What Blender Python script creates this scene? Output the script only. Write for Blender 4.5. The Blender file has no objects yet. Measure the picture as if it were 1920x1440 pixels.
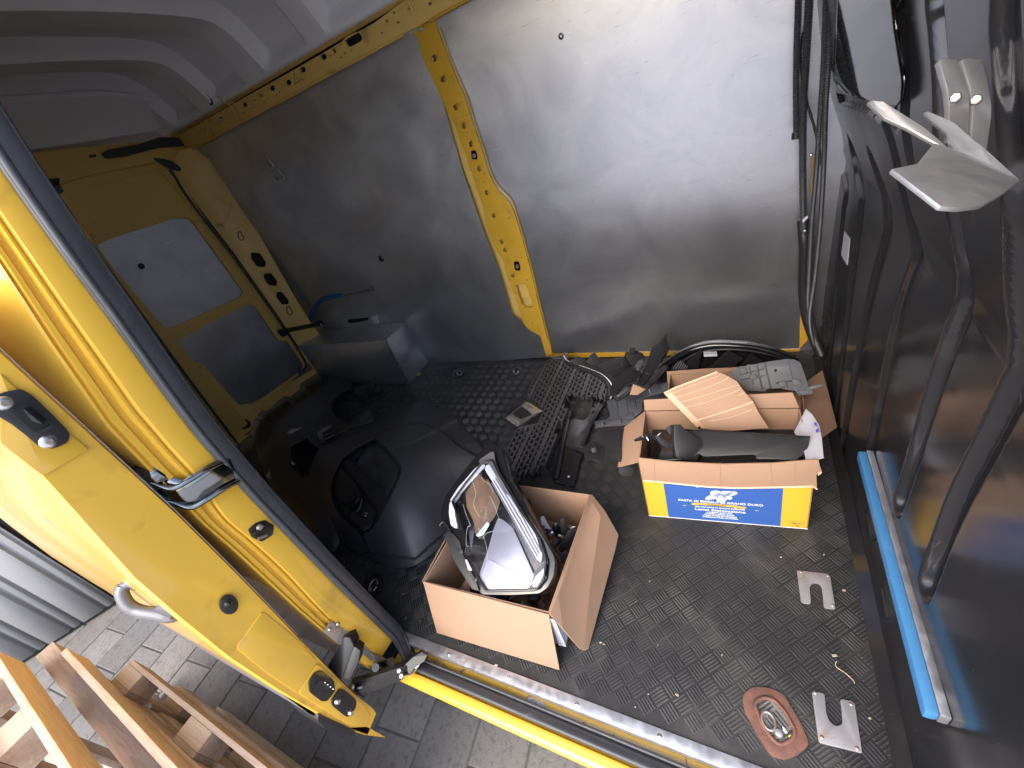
import bpy, bmesh, math, random
import numpy as np
from mathutils import Vector, Matrix
from mathutils.geometry import tessellate_polygon

random.seed(7)
SC = bpy.context.scene
COL = SC.collection

# ------------------------------------------------------------------ camera
CAM_R = ((8.75123975e-01, 3.81284705e-01, -2.97959731e-01),
         (4.26587689e-06, -6.15754133e-01, -7.87938353e-01),
         (-4.83898778e-01, 6.89542472e-01, -5.38862831e-01))
CAM_C = Vector((-0.3186072, -0.34181091, 1.42315037))
CAM_F = 785.9662602663656          # focal length in pixels of a 1920 px wide frame
cam_data = bpy.data.cameras.new("camera")
cam_data.sensor_fit = 'HORIZONTAL'
cam_data.sensor_width = 36.0
cam_data.lens = 36.0 * CAM_F / 1920.0
cam_data.clip_start = 0.02
cam_data.clip_end = 500.0
cam = bpy.data.objects.new("camera", cam_data)
COL.objects.link(cam)
_r, _d, _f = (Vector(CAM_R[i]) for i in range(3))
cam.matrix_world = Matrix(((_r.x, -_d.x, -_f.x, CAM_C.x),
                           (_r.y, -_d.y, -_f.y, CAM_C.y),
                           (_r.z, -_d.z, -_f.z, CAM_C.z),
                           (0, 0, 0, 1)))
SC.camera = cam

# ------------------------------------------------------------------ sky, sun, exposure
SUN_EL, SUN_AZ = math.radians(44), math.radians(190)
world = bpy.data.worlds.new("World")
SC.world = world
world.use_nodes = True
wn = world.node_tree
wn.nodes.clear()
sky = wn.nodes.new("ShaderNodeTexSky")
sky.sky_type = 'NISHITA'
sky.sun_disc = False
sky.sun_elevation = SUN_EL
sky.sun_rotation = SUN_AZ
sky.air_density = 1.0
sky.dust_density = 3.0
sky.ozone_density = 1.0
bg = wn.nodes.new("ShaderNodeBackground")
bg.inputs["Strength"].default_value = 0.15
wo = wn.nodes.new("ShaderNodeOutputWorld")
wn.links.new(sky.outputs[0], bg.inputs[0])
wn.links.new(bg.outputs[0], wo.inputs[0])
sun_data = bpy.data.lights.new("sun", 'SUN')
sun_data.energy = 0.5
sun_data.angle = math.radians(90)
sun_data.color = (1.0, 0.985, 0.96)
sun = bpy.data.objects.new("sun", sun_data)
COL.objects.link(sun)
# sun_rotation is measured clockwise from +Y
_sd = Vector((math.sin(SUN_AZ) * math.cos(SUN_EL), math.cos(SUN_AZ) * math.cos(SUN_EL), math.sin(SUN_EL)))
sun.rotation_euler = _sd.to_track_quat('Z', 'Y').to_euler()
sun.location = (0, -4, 6)
vs = SC.view_settings
vs.view_transform = 'Standard'
vs.look = 'None'
vs.gamma = 1.0
vs.exposure = 2.1
vs.use_curve_mapping = False
SC.render.engine = 'CYCLES'
SC.cycles.use_denoising = True
SC.cycles.max_bounces = 10
SC.cycles.diffuse_bounces = 6
SC.cycles.glossy_bounces = 6
SC.cycles.transmission_bounces = 8
SC.cycles.caustics_reflective = False
SC.cycles.caustics_refractive = False
SC.cycles.sample_clamp_indirect = 8.0

# ------------------------------------------------------------------ measuring helpers (photo pixel -> point on a known plane)
def ray(u, v):
    a, b = (u - 960.0) / CAM_F, (v - 720.0) / CAM_F
    return Vector([CAM_R[0][i] * a + CAM_R[1][i] * b + CAM_R[2][i] for i in range(3)])
def plane(n, k):
    n = Vector(n)
    def g(u, v):
        r = ray(u, v)
        return CAM_C + r * ((k - n.dot(CAM_C)) / n.dot(r))
    return g
def pz(z): return plane((0, 0, 1), z)
def px(x): return plane((1, 0, 0), x)
def py(y): return plane((0, 1, 0), y)
WN = Vector((0, 1, 0.115 / 1.774))
def wall(off=0.0): return plane(WN, 1.75 - off)
def p3(a, b, c, off=0.0):
    n = (b - a).cross(c - a).normalized()
    if n.dot(CAM_C - a) < 0: n = -n
    return plane(n, n.dot(a) + off)
def dp(u, v, d): return CAM_C + ray(u, v) * d

# ------------------------------------------------------------------ object helpers
def link(name, me, mat=None, parent=None, kind=None, label=None):
    o = bpy.data.objects.new(name, me)
    COL.objects.link(o)
    if mat is not None and me is not None and len(me.materials) == 0:
        me.materials.append(mat)
    if parent is not None: o.parent = parent
    if kind: o["kind"] = kind
    if label: o["label"] = label
    return o
def empty(name, loc=(0, 0, 0)):
    o = bpy.data.objects.new(name, None)
    COL.objects.link(o)
    o.location = loc
    o.empty_display_size = 0.1
    return o
def tag(o, label, cat, group=None):
    o["label"] = label
    o["category"] = cat
    if group: o["group"] = group
    return o
def adopt(o, parent):
    """parent keeping the child's world geometry (things are built in world space)"""
    o.parent = parent
    o.matrix_parent_inverse = Matrix.Translation(-Vector(parent.location))
    return o
def mesh_from(name, verts, faces, smooth=40):
    me = bpy.data.meshes.new(name)
    me.from_pydata([tuple(v) for v in verts], [], faces)
    bm = bmesh.new(); bm.from_mesh(me)
    bmesh.ops.recalc_face_normals(bm, faces=bm.faces)
    bm.to_mesh(me); bm.free()
    if smooth:
        for p in me.polygons: p.use_smooth = True
        try: me.set_sharp_from_angle(angle=math.radians(smooth))
        except Exception: pass
    return me
def bevel_bm(bm, w, seg=2, ang=35):
    es = [e for e in bm.edges if len(e.link_faces) == 2 and e.calc_face_angle(0) > math.radians(ang)]
    if es and w > 0:
        bmesh.ops.bevel(bm, geom=es, offset=w, segments=seg, affect='EDGES', clamp_overlap=True, profile=0.6)
def finish(name, bm, mat, parent, smooth=40, kind=None, label=None):
    bmesh.ops.recalc_face_normals(bm, faces=bm.faces)
    me = bpy.data.meshes.new(name)
    bm.to_mesh(me); bm.free()
    if smooth:
        for p in me.polygons: p.use_smooth = True
        try: me.set_sharp_from_angle(angle=math.radians(smooth))
        except Exception: pass
    o = link(name, me, mat, None, kind, label)
    if parent is not None: adopt(o, parent)
    return o
def newell(pts):
    n = Vector((0, 0, 0))
    for i in range(len(pts)):
        a, b = pts[i], pts[(i + 1) % len(pts)]
        n += Vector(((a.y - b.y) * (a.z + b.z), (a.z - b.z) * (a.x + b.x), (a.x - b.x) * (a.y + b.y)))
    return n.normalized()
def slab_bm(bm, pts, thick, holes=(), normal=None):
    """planar outline (front face) with holes, extruded away from its normal"""
    pts = [Vector(p) for p in pts]
    holes = [[Vector(p) for p in h] for h in holes]
    n = normal if normal is not None else newell(pts)
    if normal is None and n.dot(CAM_C - pts[0]) < 0: n = -n
    loops = [pts] + holes
    flat = [p for l in loops for p in l]
    if holes: tris = tessellate_polygon(loops)
    else: tris = [tuple(range(len(pts)))]
    fv = [bm.verts.new(p) for p in flat]
    bv = [bm.verts.new(p - n * thick) for p in flat]
    for t in tris:
        try: bm.faces.new([fv[i] for i in t])
        except ValueError: pass
        try: bm.faces.new([bv[i] for i in reversed(t)])
        except ValueError: pass
    s = 0
    for l in loops:
        for i in range(len(l)):
            a, b = s + i, s + (i + 1) % len(l)
            try: bm.faces.new((fv[a], fv[b], bv[b], bv[a]))
            except ValueError: pass
        s += len(l)
def slab(name, pts, thick, mat, parent=None, holes=(), bev=0.0, normal=None, smooth=30, kind=None, label=None):
    bm = bmesh.new()
    slab_bm(bm, pts, thick, holes, normal)
    if bev:
        bmesh.ops.recalc_face_normals(bm, faces=bm.faces)
        bevel_bm(bm, bev, 2, 50)
    return finish(name, bm, mat, parent, smooth, kind, label)
def rnd(pts, r, seg=4):
    """round the corners of a 2D pixel outline; r a number or list"""
    out = []; n = len(pts)
    for i, p in enumerate(pts):
        rr = r[i] if isinstance(r, (list, tuple)) else r
        p = Vector(p); a = Vector(pts[i - 1]) - p; b = Vector(pts[(i + 1) % n]) - p
        ra = min(rr, a.length * 0.45, b.length * 0.45)
        if ra < 0.2: out.append(tuple(p)); continue
        A = p + a.normalized() * ra; B = p + b.normalized() * ra
        for k in range(seg + 1):
            t = k / seg
            out.append(tuple(A * (1 - t) ** 2 + p * 2 * t * (1 - t) + B * t * t))
    return out
def on(pl, pts): return [pl(u, v) for u, v in pts]
def circ(u, v, ru, rv=None, n=12, rot=0):
    rv = rv or ru; c, s = math.cos(rot), math.sin(rot)
    return [(u + c * ru * math.cos(t) - s * rv * math.sin(t), v + s * ru * math.cos(t) + c * rv * math.sin(t))
            for t in [2 * math.pi * k / n for k in range(n)]]
def box_bm(bm, lo, hi, M=None):
    vs = [Vector((x, y, z)) for z in (lo[2], hi[2]) for y in (lo[1], hi[1]) for x in (lo[0], hi[0])]
    if M is not None: vs = [M @ v for v in vs]
    b = [bm.verts.new(v) for v in vs]
    for f in ((0, 2, 3, 1), (4, 5, 7, 6), (0, 1, 5, 4), (2, 6, 7, 3), (0, 4, 6, 2), (1, 3, 7, 5)):
        bm.faces.new([b[i] for i in f])
def box(name, lo, hi, mat, parent=None, bev=0.002, M=None, kind=None, label=None):
    bm = bmesh.new(); box_bm(bm, lo, hi, M)
    bmesh.ops.recalc_face_normals(bm, faces=bm.faces)
    if bev: bevel_bm(bm, bev)
    return finish(name, bm, mat, parent, 40, kind, label)
def bar_bm(bm, a, b, w, h, up=Vector((0, 0, 1))):
    a, b = Vector(a), Vector(b); d = (b - a)
    s = d.cross(up).normalized(); u2 = s.cross(d).normalized()
    v = []
    for p in (a, b):
        for sx, su in ((-1, -1), (1, -1), (1, 1), (-1, 1)):
            v.append(bm.verts.new(p + s * (w / 2 * sx) + u2 * (h / 2 * su)))
    for f in ((0, 1, 2, 3), (7, 6, 5, 4), (0, 4, 5, 1), (1, 5, 6, 2), (2, 6, 7, 3), (3, 7, 4, 0)):
        bm.faces.new([v[i] for i in f])
def spline(pts, n=6):
    pts = [Vector(p) for p in pts]; out = []
    for i in range(len(pts) - 1):
        p0, p1, p2, p3_ = pts[max(i - 1, 0)], pts[i], pts[i + 1], pts[min(i + 2, len(pts) - 1)]
        for k in range(n):
            t = k / n
            out.append(0.5 * ((2 * p1) + (p2 - p0) * t + (2 * p0 - 5 * p1 + 4 * p2 - p3_) * t * t + (3 * p1 - p0 - 3 * p2 + p3_) * t ** 3))
    out.append(pts[-1]); return out
def tube_bm(bm, path, r, n=10, ry=None, up=Vector((0, 0, 1)), caps=True):
    path = [Vector(p) for p in path]; rings = []
    prev = None
    for i, p in enumerate(path):
        d = (path[min(i + 1, len(path) - 1)] - path[max(i - 1, 0)]).normalized()
        ref = prev if prev is not None else (up if abs(d.dot(up)) < 0.95 else Vector((1, 0, 0)))
        s = (ref - d * ref.dot(d)).normalized(); prev = s
        t = d.cross(s)
        ri = r[i] if isinstance(r, (list, tuple)) else r
        rj = ri if ry is None else ry
        rings.append([bm.verts.new(p + s * ri * math.cos(2 * math.pi * k / n) + t * rj * math.sin(2 * math.pi * k / n)) for k in range(n)])
    for a, b in zip(rings, rings[1:]):
        for k in range(n):
            bm.faces.new((a[k], a[(k + 1) % n], b[(k + 1) % n], b[k]))
    if caps:
        bm.faces.new(list(reversed(rings[0]))); bm.faces.new(rings[-1])
def tube(name, path, r, mat, parent=None, n=10, ry=None, label=None, smooth=50, up=Vector((0, 0, 1))):
    bm = bmesh.new(); tube_bm(bm, path, r, n, ry, up)
    return finish(name, bm, mat, parent, smooth, None, label)
def grid_obj(name, P, mat, parent=None, smooth=40, thick=0.0, closed=False, kind=None, label=None):
    """P[i][j] points -> surface (optionally solidified)"""
    m, n = len(P), len(P[0])
    verts = [tuple(P[i][j]) for i in range(m) for j in range(n)]
    faces = [(i * n + j, i * n + j + 1, (i + 1) * n + j + 1, (i + 1) * n + j) for i in range(m - 1) for j in range(n - 1)]
    me = bpy.data.meshes.new(name)
    me.from_pydata(verts, [], faces)
    for p in me.polygons: p.use_smooth = True
    try: me.set_sharp_from_angle(angle=math.radians(smooth))
    except Exception: pass
    o = link(name, me, mat, None, kind, label)
    if thick:
        md = o.modifiers.new("thickness", 'SOLIDIFY'); md.thickness = thick; md.offset = 0
    if parent is not None: adopt(o, parent)
    return o
def disc_bm(bm, c, n, r, h, seg=12, dome=0.0):
    n = Vector(n).normalized(); s = n.orthogonal().normalized(); t = n.cross(s); c = Vector(c)
    lo = [bm.verts.new(c + (s * math.cos(2 * math.pi * k / seg) + t * math.sin(2 * math.pi * k / seg)) * r) for k in range(seg)]
    hi = [bm.verts.new(c + n * h + (s * math.cos(2 * math.pi * k / seg) + t * math.sin(2 * math.pi * k / seg)) * r * (0.75 if dome else 1)) for k in range(seg)]
    for k in range(seg):
        bm.faces.new((lo[k], lo[(k + 1) % seg], hi[(k + 1) % seg], hi[k]))
    if dome:
        top = bm.verts.new(c + n * (h + dome))
        for k in range(seg): bm.faces.new((hi[k], hi[(k + 1) % seg], top))
    else: bm.faces.new(hi)
    bm.faces.new(list(reversed(lo)))
def disc(name, c, n, r, h, mat, parent=None, seg=14, dome=0.0, label=None):
    bm = bmesh.new(); disc_bm(bm, c, n, r, h, seg, dome)
    return finish(name, bm, mat, parent, 40, None, label)

# ------------------------------------------------------------------ materials
def mat(name, base, rough=0.5, metal=0.0, coat=0.0, coat_rough=0.08, spec=0.5, var=0.0, vscale=6.0, rvar=0.0, rscale=8.0,
        bump=0.0, bscale=80.0, aniso=0.0, dirt=None, dscale=5.0, dlo=0.5, dhi=0.7, stretch=None, trans=0.0, alpha=1.0):
    m = bpy.data.materials.new(name); m.use_nodes = True
    nt = m.node_tree; N = nt.nodes; L = nt.links
    b = N["Principled BSDF"]
    b.inputs["Base Color"].default_value = (*base, 1)
    b.inputs["Roughness"].default_value = rough
    b.inputs["Metallic"].default_value = metal
    b.inputs["Coat Weight"].default_value = coat
    b.inputs["Coat Roughness"].default_value = coat_rough
    b.inputs["Specular IOR Level"].default_value = spec
    b.inputs["Transmission Weight"].default_value = trans
    b.inputs["Alpha"].default_value = alpha
    tc = N.new("ShaderNodeTexCoord"); vec = tc.outputs["Object"]
    if stretch:
        mp = N.new("ShaderNodeMapping"); mp.inputs["Scale"].default_value = stretch
        L.new(vec, mp.inputs[0]); vec = mp.outputs[0]
    def noise(scale, detail=5, dist=0.0):
        n = N.new("ShaderNodeTexNoise"); n.inputs["Scale"].default_value = scale
        n.inputs["Detail"].default_value = detail; n.inputs["Distortion"].default_value = dist
        L.new(vec, n.inputs["Vector"]); return n
    col = None
    if var:
        n = noise(vscale, 6)
        mx = N.new("ShaderNodeMix"); mx.data_type = 'RGBA'
        mx.inputs[6].default_value = (*[c * (1 - var) for c in base], 1)
        mx.inputs[7].default_value = (*[min(1, c * (1 + var)) for c in base], 1)
        L.new(n.outputs[0], mx.inputs[0]); col = mx.outputs[2]
    if dirt:
        n = noise(dscale, 8, 0.6)
        rp = N.new("ShaderNodeMapRange"); rp.inputs[1].default_value = dlo; rp.inputs[2].default_value = dhi
        L.new(n.outputs[0], rp.inputs[0])
        mx = N.new("ShaderNodeMix"); mx.data_type = 'RGBA'
        if col is not None: L.new(col, mx.inputs[6])
        else: mx.inputs[6].default_value = (*base, 1)
        mx.inputs[7].default_value = (*dirt, 1)
        L.new(rp.outputs[0], mx.inputs[0]); col = mx.outputs[2]
    if col is not None: L.new(col, b.inputs["Base Color"])
    if rvar:
        n = noise(rscale, 6)
        rp = N.new("ShaderNodeMapRange")
        rp.inputs[1].default_value = 0.3; rp.inputs[2].default_value = 0.7
        rp.inputs[3].default_value = max(0.02, rough - rvar); rp.inputs[4].default_value = min(1, rough + rvar)
        L.new(n.outputs[0], rp.inputs[0]); L.new(rp.outputs[0], b.inputs["Roughness"])
    if bump:
        n = noise(bscale, 4)
        bp = N.new("ShaderNodeBump"); bp.inputs["Strength"].default_value = bump; bp.inputs["Distance"].default_value = 0.002
        L.new(n.outputs[0], bp.inputs["Height"]); L.new(bp.outputs[0], b.inputs["Normal"])
    if aniso: b.inputs["Anisotropic"].default_value = aniso
    return m

M = {}
M['yellow'] = mat('yellow_paint', (0.66, 0.385, 0.040), 0.36, coat=0.7, coat_rough=0.06, var=0.06, vscale=3, rvar=0.06, dirt=(0.30, 0.17, 0.03), dscale=9, dlo=0.60, dhi=0.85, bump=0.02, bscale=300)
M['yellow_in'] = mat('yellow_paint_lifted', (0.76, 0.51, 0.15), 0.5, coat=0.1, var=0.08, vscale=4, dirt=(0.25, 0.15, 0.05), dscale=7, dlo=0.6, dhi=0.85, bump=0.03, bscale=250)  # same van yellow, its colour paled to brighten the dim load bay
M['roof'] = mat('grey_roof_plastic', (0.80, 0.80, 0.83), 0.65, var=0.05, vscale=4, bump=0.05, bscale=200)
M['rubber'] = mat('black_seal_rubber', (0.04, 0.042, 0.048), 0.42, var=0.2, vscale=20, rvar=0.1, dirt=(0.10, 0.10, 0.10), dscale=25, dlo=0.6, dhi=0.9)
M['floor'] = mat('black_rubber_mat', (0.02, 0.02, 0.021), 0.5, var=0.3, vscale=12, rvar=0.12, rscale=14, dirt=(0.085, 0.08, 0.075), dscale=6, dlo=0.5, dhi=0.85, bump=0.15, bscale=400)
M['tread'] = mat('worn_tread_rubber', (0.036, 0.036, 0.038), 0.42, var=0.35, vscale=9, rvar=0.1, rscale=14, dirt=(0.11, 0.105, 0.10), dscale=5, dlo=0.5, dhi=0.85)
M['plastic'] = mat('black_plastic', (0.018, 0.018, 0.02), 0.42, var=0.2, vscale=10, rvar=0.08, bump=0.04, bscale=500, dirt=(0.06, 0.06, 0.06), dscale=14, dlo=0.62, dhi=0.9)
M['plastic_gloss'] = mat('glossy_black_plastic', (0.010, 0.010, 0.012), 0.16, coat=0.3, rvar=0.06, dirt=(0.05, 0.05, 0.05), dscale=18, dlo=0.65, dhi=0.9)
M['slate'] = mat('slate_grey_plastic', (0.045, 0.05, 0.062), 0.5, var=0.15, vscale=15, bump=0.05, bscale=300)
M['lattice'] = mat('grille_plastic', (0.055, 0.055, 0.06), 0.38, var=0.15, vscale=20)
M['liner'] = mat('dusty_black_liner', (0.013, 0.013, 0.014), 0.6, spec=0.3, var=0.25, vscale=14, dirt=(0.035, 0.034, 0.033), dscale=16, dlo=0.58, dhi=0.85)
M['bumper'] = mat('grained_black_plastic', (0.040, 0.040, 0.046), 0.42, var=0.1, vscale=8, rvar=0.05, bump=0.08, bscale=900, dirt=(0.07, 0.07, 0.07), dscale=20, dlo=0.66, dhi=0.9)
M['dark'] = mat('dark_parts_and_shade', (0.012, 0.011, 0.010), 0.8)  # dark parts; also stands in for shade inside slots, holes and gaps
M['steel'] = mat('zinc_steel', (0.55, 0.55, 0.57), 0.32, metal=1, var=0.12, vscale=30, rvar=0.1, rscale=40)
M['alu_edge'] = mat('milled_aluminium', (0.50, 0.50, 0.515), 0.40, metal=0.8, var=0.05, vscale=40, rvar=0.08, rscale=60, dirt=(0.45, 0.43, 0.40), dscale=60, dlo=0.5, dhi=0.8)
M['badge'] = mat('satin_silver_badge', (0.70, 0.69, 0.66), 0.25, metal=0.75, var=0.1, vscale=30, dirt=(0.35, 0.24, 0.10), dscale=22, dlo=0.52, dhi=0.7)
M['alu_strip'] = mat('worn_aluminium_strip', (0.62, 0.63, 0.67), 0.42, metal=0.9, var=0.12, vscale=20, rvar=0.12, rscale=40, bump=0.1, bscale=150)
M['chrome'] = mat('chrome', (0.75, 0.75, 0.76), 0.10, metal=1, rvar=0.05, rscale=30, dirt=(0.25, 0.17, 0.08), dscale=25, dlo=0.6, dhi=0.85)
M['rail'] = mat('dark_chrome_rail', (0.16, 0.165, 0.17), 0.14, metal=1, rvar=0.06, rscale=20)
M['darksteel'] = mat('blackened_steel', (0.018, 0.017, 0.017), 0.4, metal=0.1, var=0.3, vscale=20, rvar=0.1, dirt=(0.09, 0.06, 0.045), dscale=20, dlo=0.6, dhi=0.85)
M['dullsteel'] = mat('dull_galvanised_steel', (0.36, 0.33, 0.31), 0.45, metal=0.7, var=0.25, vscale=25, rvar=0.1, dirt=(0.22, 0.16, 0.11), dscale=30, dlo=0.5, dhi=0.8)
M['rust'] = mat('rusty_steel', (0.15, 0.068, 0.048), 0.75, var=0.35, vscale=40, dirt=(0.10, 0.05, 0.04), dscale=30, dlo=0.45, dhi=0.7, bump=0.4, bscale=150)
M['zinc'] = mat('galvanised_plate', (0.38, 0.37, 0.39), 0.48, metal=0.55, var=0.12, vscale=35, rvar=0.08, dirt=(0.32, 0.22, 0.16), dscale=30, dlo=0.58, dhi=0.8)
M['card'] = mat('brown_cardboard', (0.30, 0.185, 0.12), 0.8, var=0.08, vscale=5, bump=0.05, bscale=150, dirt=(0.23, 0.135, 0.088), dscale=4, dlo=0.6, dhi=0.9)
M['card_edge'] = mat('torn_cardboard_edge', (0.58, 0.42, 0.29), 0.85, var=0.1, vscale=30)
M['white'] = mat('white_card', (0.50, 0.50, 0.56), 0.6, var=0.03, vscale=10)
M['paper'] = mat('white_paper_label', (0.50, 0.50, 0.57), 0.55, var=0.05, vscale=30)
M['violet'] = mat('violet_print', (0.10, 0.05, 0.42), 0.6)
M['blue_foam'] = mat('blue_foam_cover', (0.05, 0.19, 0.40), 0.55, var=0.08, vscale=15, bump=0.06, bscale=200, dirt=(0.10, 0.28, 0.52), dscale=30, dlo=0.6, dhi=0.85)
M['bluehose'] = mat('blue_hose', (0.035, 0.13, 0.36), 0.45, var=0.1, vscale=20)
M['print_blue'] = mat('blue_print', (0.028, 0.085, 0.30), 0.5, var=0.05, vscale=8)
M['print_yellow'] = mat('yellow_print', (0.56, 0.34, 0.03), 0.5, var=0.04, vscale=8)
M['print_white'] = mat('white_print', (0.60, 0.61, 0.64), 0.6)
M['print_dark'] = mat('dark_print', (0.16, 0.10, 0.03), 0.6)
M['sheetmetal'] = mat('grey_coated_sheet', (0.25, 0.255, 0.27), 0.45, var=0.04, vscale=2, rvar=0.05)
M['moulding_plastic'] = mat('grey_door_moulding', (0.13, 0.12, 0.125), 0.55, var=0.1, vscale=5, bump=0.05, bscale=400)  # plain grey is the moulding's own colour
M['handle'] = mat('silver_painted_handle', (0.10, 0.10, 0.11), 0.42, metal=0.3, coat=0.2)
M['white_reflector'] = mat('white_lamp_reflector', (0.34, 0.34, 0.41), 0.25, metal=0.35, coat=0.3)
M['lightbar'] = mat('frosted_light_guide', (0.55, 0.56, 0.60), 0.35, coat=0.4)
M['brown_card_in'] = mat('amber_brown_cavity', (0.14, 0.085, 0.055), 0.4, coat=0.4, var=0.3, vscale=12)

def glass_mat(name, tint, rough=0.02, alpha=0.15, ior=1.5):
    m = bpy.data.materials.new(name); m.use_nodes = True
    nt = m.node_tree; N = nt.nodes; L = nt.links; N.clear()
    out = N.new("ShaderNodeOutputMaterial"); mx = N.new("ShaderNodeMixShader")
    tr = N.new("ShaderNodeBsdfTransparent"); tr.inputs[0].default_value = (*tint, 1)
    gl = N.new("ShaderNodeBsdfGlossy"); gl.inputs["Roughness"].default_value = rough
    fr = N.new("ShaderNodeFresnel"); fr.inputs[0].default_value = ior
    ad = N.new("ShaderNodeMath"); ad.operation = 'ADD'; ad.inputs[1].default_value = alpha; ad.use_clamp = True
    L.new(fr.outputs[0], ad.inputs[0]); L.new(ad.outputs[0], mx.inputs[0])
    L.new(tr.outputs[0], mx.inputs[1]); L.new(gl.outputs[0], mx.inputs[2]); L.new(mx.outputs[0], out.inputs[0])
    return m
M['lens'] = glass_mat('clear_lamp_lens', (0.95, 0.96, 0.98), 0.05, 0.0, 1.28)
M['pane'] = glass_mat('tinted_window_glass', (0.75, 0.82, 0.82), 0.03, 0.06)

def alu_panel_mat(axis=0, name='aluminium_lining', k=1.0):
    """dull aluminium lining sheet: fine vertical brushing, smudges, dark scratches along the sheet"""
    m = bpy.data.materials.new(name); m.use_nodes = True
    nt = m.node_tree; N = nt.nodes; L = nt.links; b = N["Principled BSDF"]
    b.inputs["Metallic"].default_value = 0.88
    tc = N.new("ShaderNodeTexCoord")
    def mapping(sc, rot=(0, 0, 0)):
        mp = N.new("ShaderNodeMapping"); mp.inputs["Scale"].default_value = sc; mp.inputs["Rotation"].default_value = rot
        L.new(tc.outputs["Object"], mp.inputs[0]); return mp.outputs[0]
    def noise(vec, scale, detail=6, dist=0.0, rough=0.55):
        n = N.new("ShaderNodeTexNoise"); n.inputs["Scale"].default_value = scale; n.inputs["Detail"].default_value = detail
        n.inputs["Distortion"].default_value = dist; n.inputs["Roughness"].default_value = rough
        L.new(vec, n.inputs["Vector"]); return n.outputs[0]
    def rng(s, a, b_, lo, hi):
        r = N.new("ShaderNodeMapRange"); r.inputs[1].default_value = a; r.inputs[2].default_value = b_
        r.inputs[3].default_value = lo; r.inputs[4].default_value = hi; L.new(s, r.inputs[0]); return r.outputs[0]
    def math_(op, a, b_):
        n = N.new("ShaderNodeMath"); n.operation = op
        for i, x in enumerate((a, b_)):
            if isinstance(x, (int, float)): n.inputs[i].default_value = x
            else: L.new(x, n.inputs[i])
        return n.outputs[0]
    v1 = mapping((1, 1, 1))
    smudge = rng(noise(v1, 3.0, 8, 1.2), 0.35, 0.7, 0.0, 1.0)
    fine = noise(v1, 90, 4)
    scr = rng(noise(mapping((1.6, 1, 26), (0, 0.18, 0)), 6.5, 10, 0.4, 0.72), 0.625, 0.68, 0.0, 0.8)
    scr2 = rng(noise(mapping((20, 1, 2.2), (0, 0.5, 0)), 7, 8, 0.6, 0.7), 0.66, 0.71, 0.0, 0.8)
    scr = math_('MAXIMUM', scr, scr2)
    lightscr = rng(noise(mapping((2, 1, 40), (0, -0.5, 0)), 5, 8, 0.5, 0.7), 0.645, 0.70, 0.0, 0.8)
    mx = N.new("ShaderNodeMix"); mx.data_type = 'RGBA'
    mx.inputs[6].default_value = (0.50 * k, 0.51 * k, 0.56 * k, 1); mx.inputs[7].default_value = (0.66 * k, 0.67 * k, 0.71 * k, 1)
    L.new(smudge, mx.inputs[0])
    mx2 = N.new("ShaderNodeMix"); mx2.data_type = 'RGBA'; mx2.inputs[7].default_value = (0.12, 0.12, 0.14, 1)
    L.new(mx.outputs[2], mx2.inputs[6]); L.new(math_('MULTIPLY', scr, 0.8), mx2.inputs[0])
    mx3 = N.new("ShaderNodeMix"); mx3.data_type = 'RGBA'; mx3.inputs[7].default_value = (0.85, 0.85, 0.87, 1)
    L.new(mx2.outputs[2], mx3.inputs[6]); L.new(lightscr, mx3.inputs[0])
    L.new(mx3.outputs[2], b.inputs["Base Color"])
    r = math_('ADD', rng(smudge, 0, 1, 0.34, 0.41), rng(fine, 0.3, 0.7, -0.03, 0.03))
    r = math_('ADD', r, math_('MULTIPLY', scr, 0.25))
    L.new(r, b.inputs["Roughness"])
    bp = N.new("ShaderNodeBump"); bp.inputs["Strength"].default_value = 0.07; bp.inputs["Distance"].default_value = 0.004
    L.new(noise(v1, 2.2, 2), bp.inputs["Height"])
    bp2 = N.new("ShaderNodeBump"); bp2.inputs["Strength"].default_value = 0.08; bp2.inputs["Distance"].default_value = 0.001
    L.new(noise(mapping((120, 1, 4)), 3, 4), bp2.inputs["Height"]); L.new(bp.outputs[0], bp2.inputs["Normal"])
    L.new(bp2.outputs[0], b.inputs["Normal"])
    tg = N.new("ShaderNodeCombineXYZ"); tg.inputs[axis].default_value = 1.0   # brushed along x, so highlights stretch up and down
    L.new(tg.outputs[0], b.inputs["Tangent"])
    b.inputs["Anisotropic"].default_value = 0.80
    b.inputs["Anisotropic Rotation"].default_value = 0.0
    return m
M['alu'] = alu_panel_mat()
M['alu_door'] = alu_panel_mat(1, 'aluminium_door_sheet', 0.62)

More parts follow.
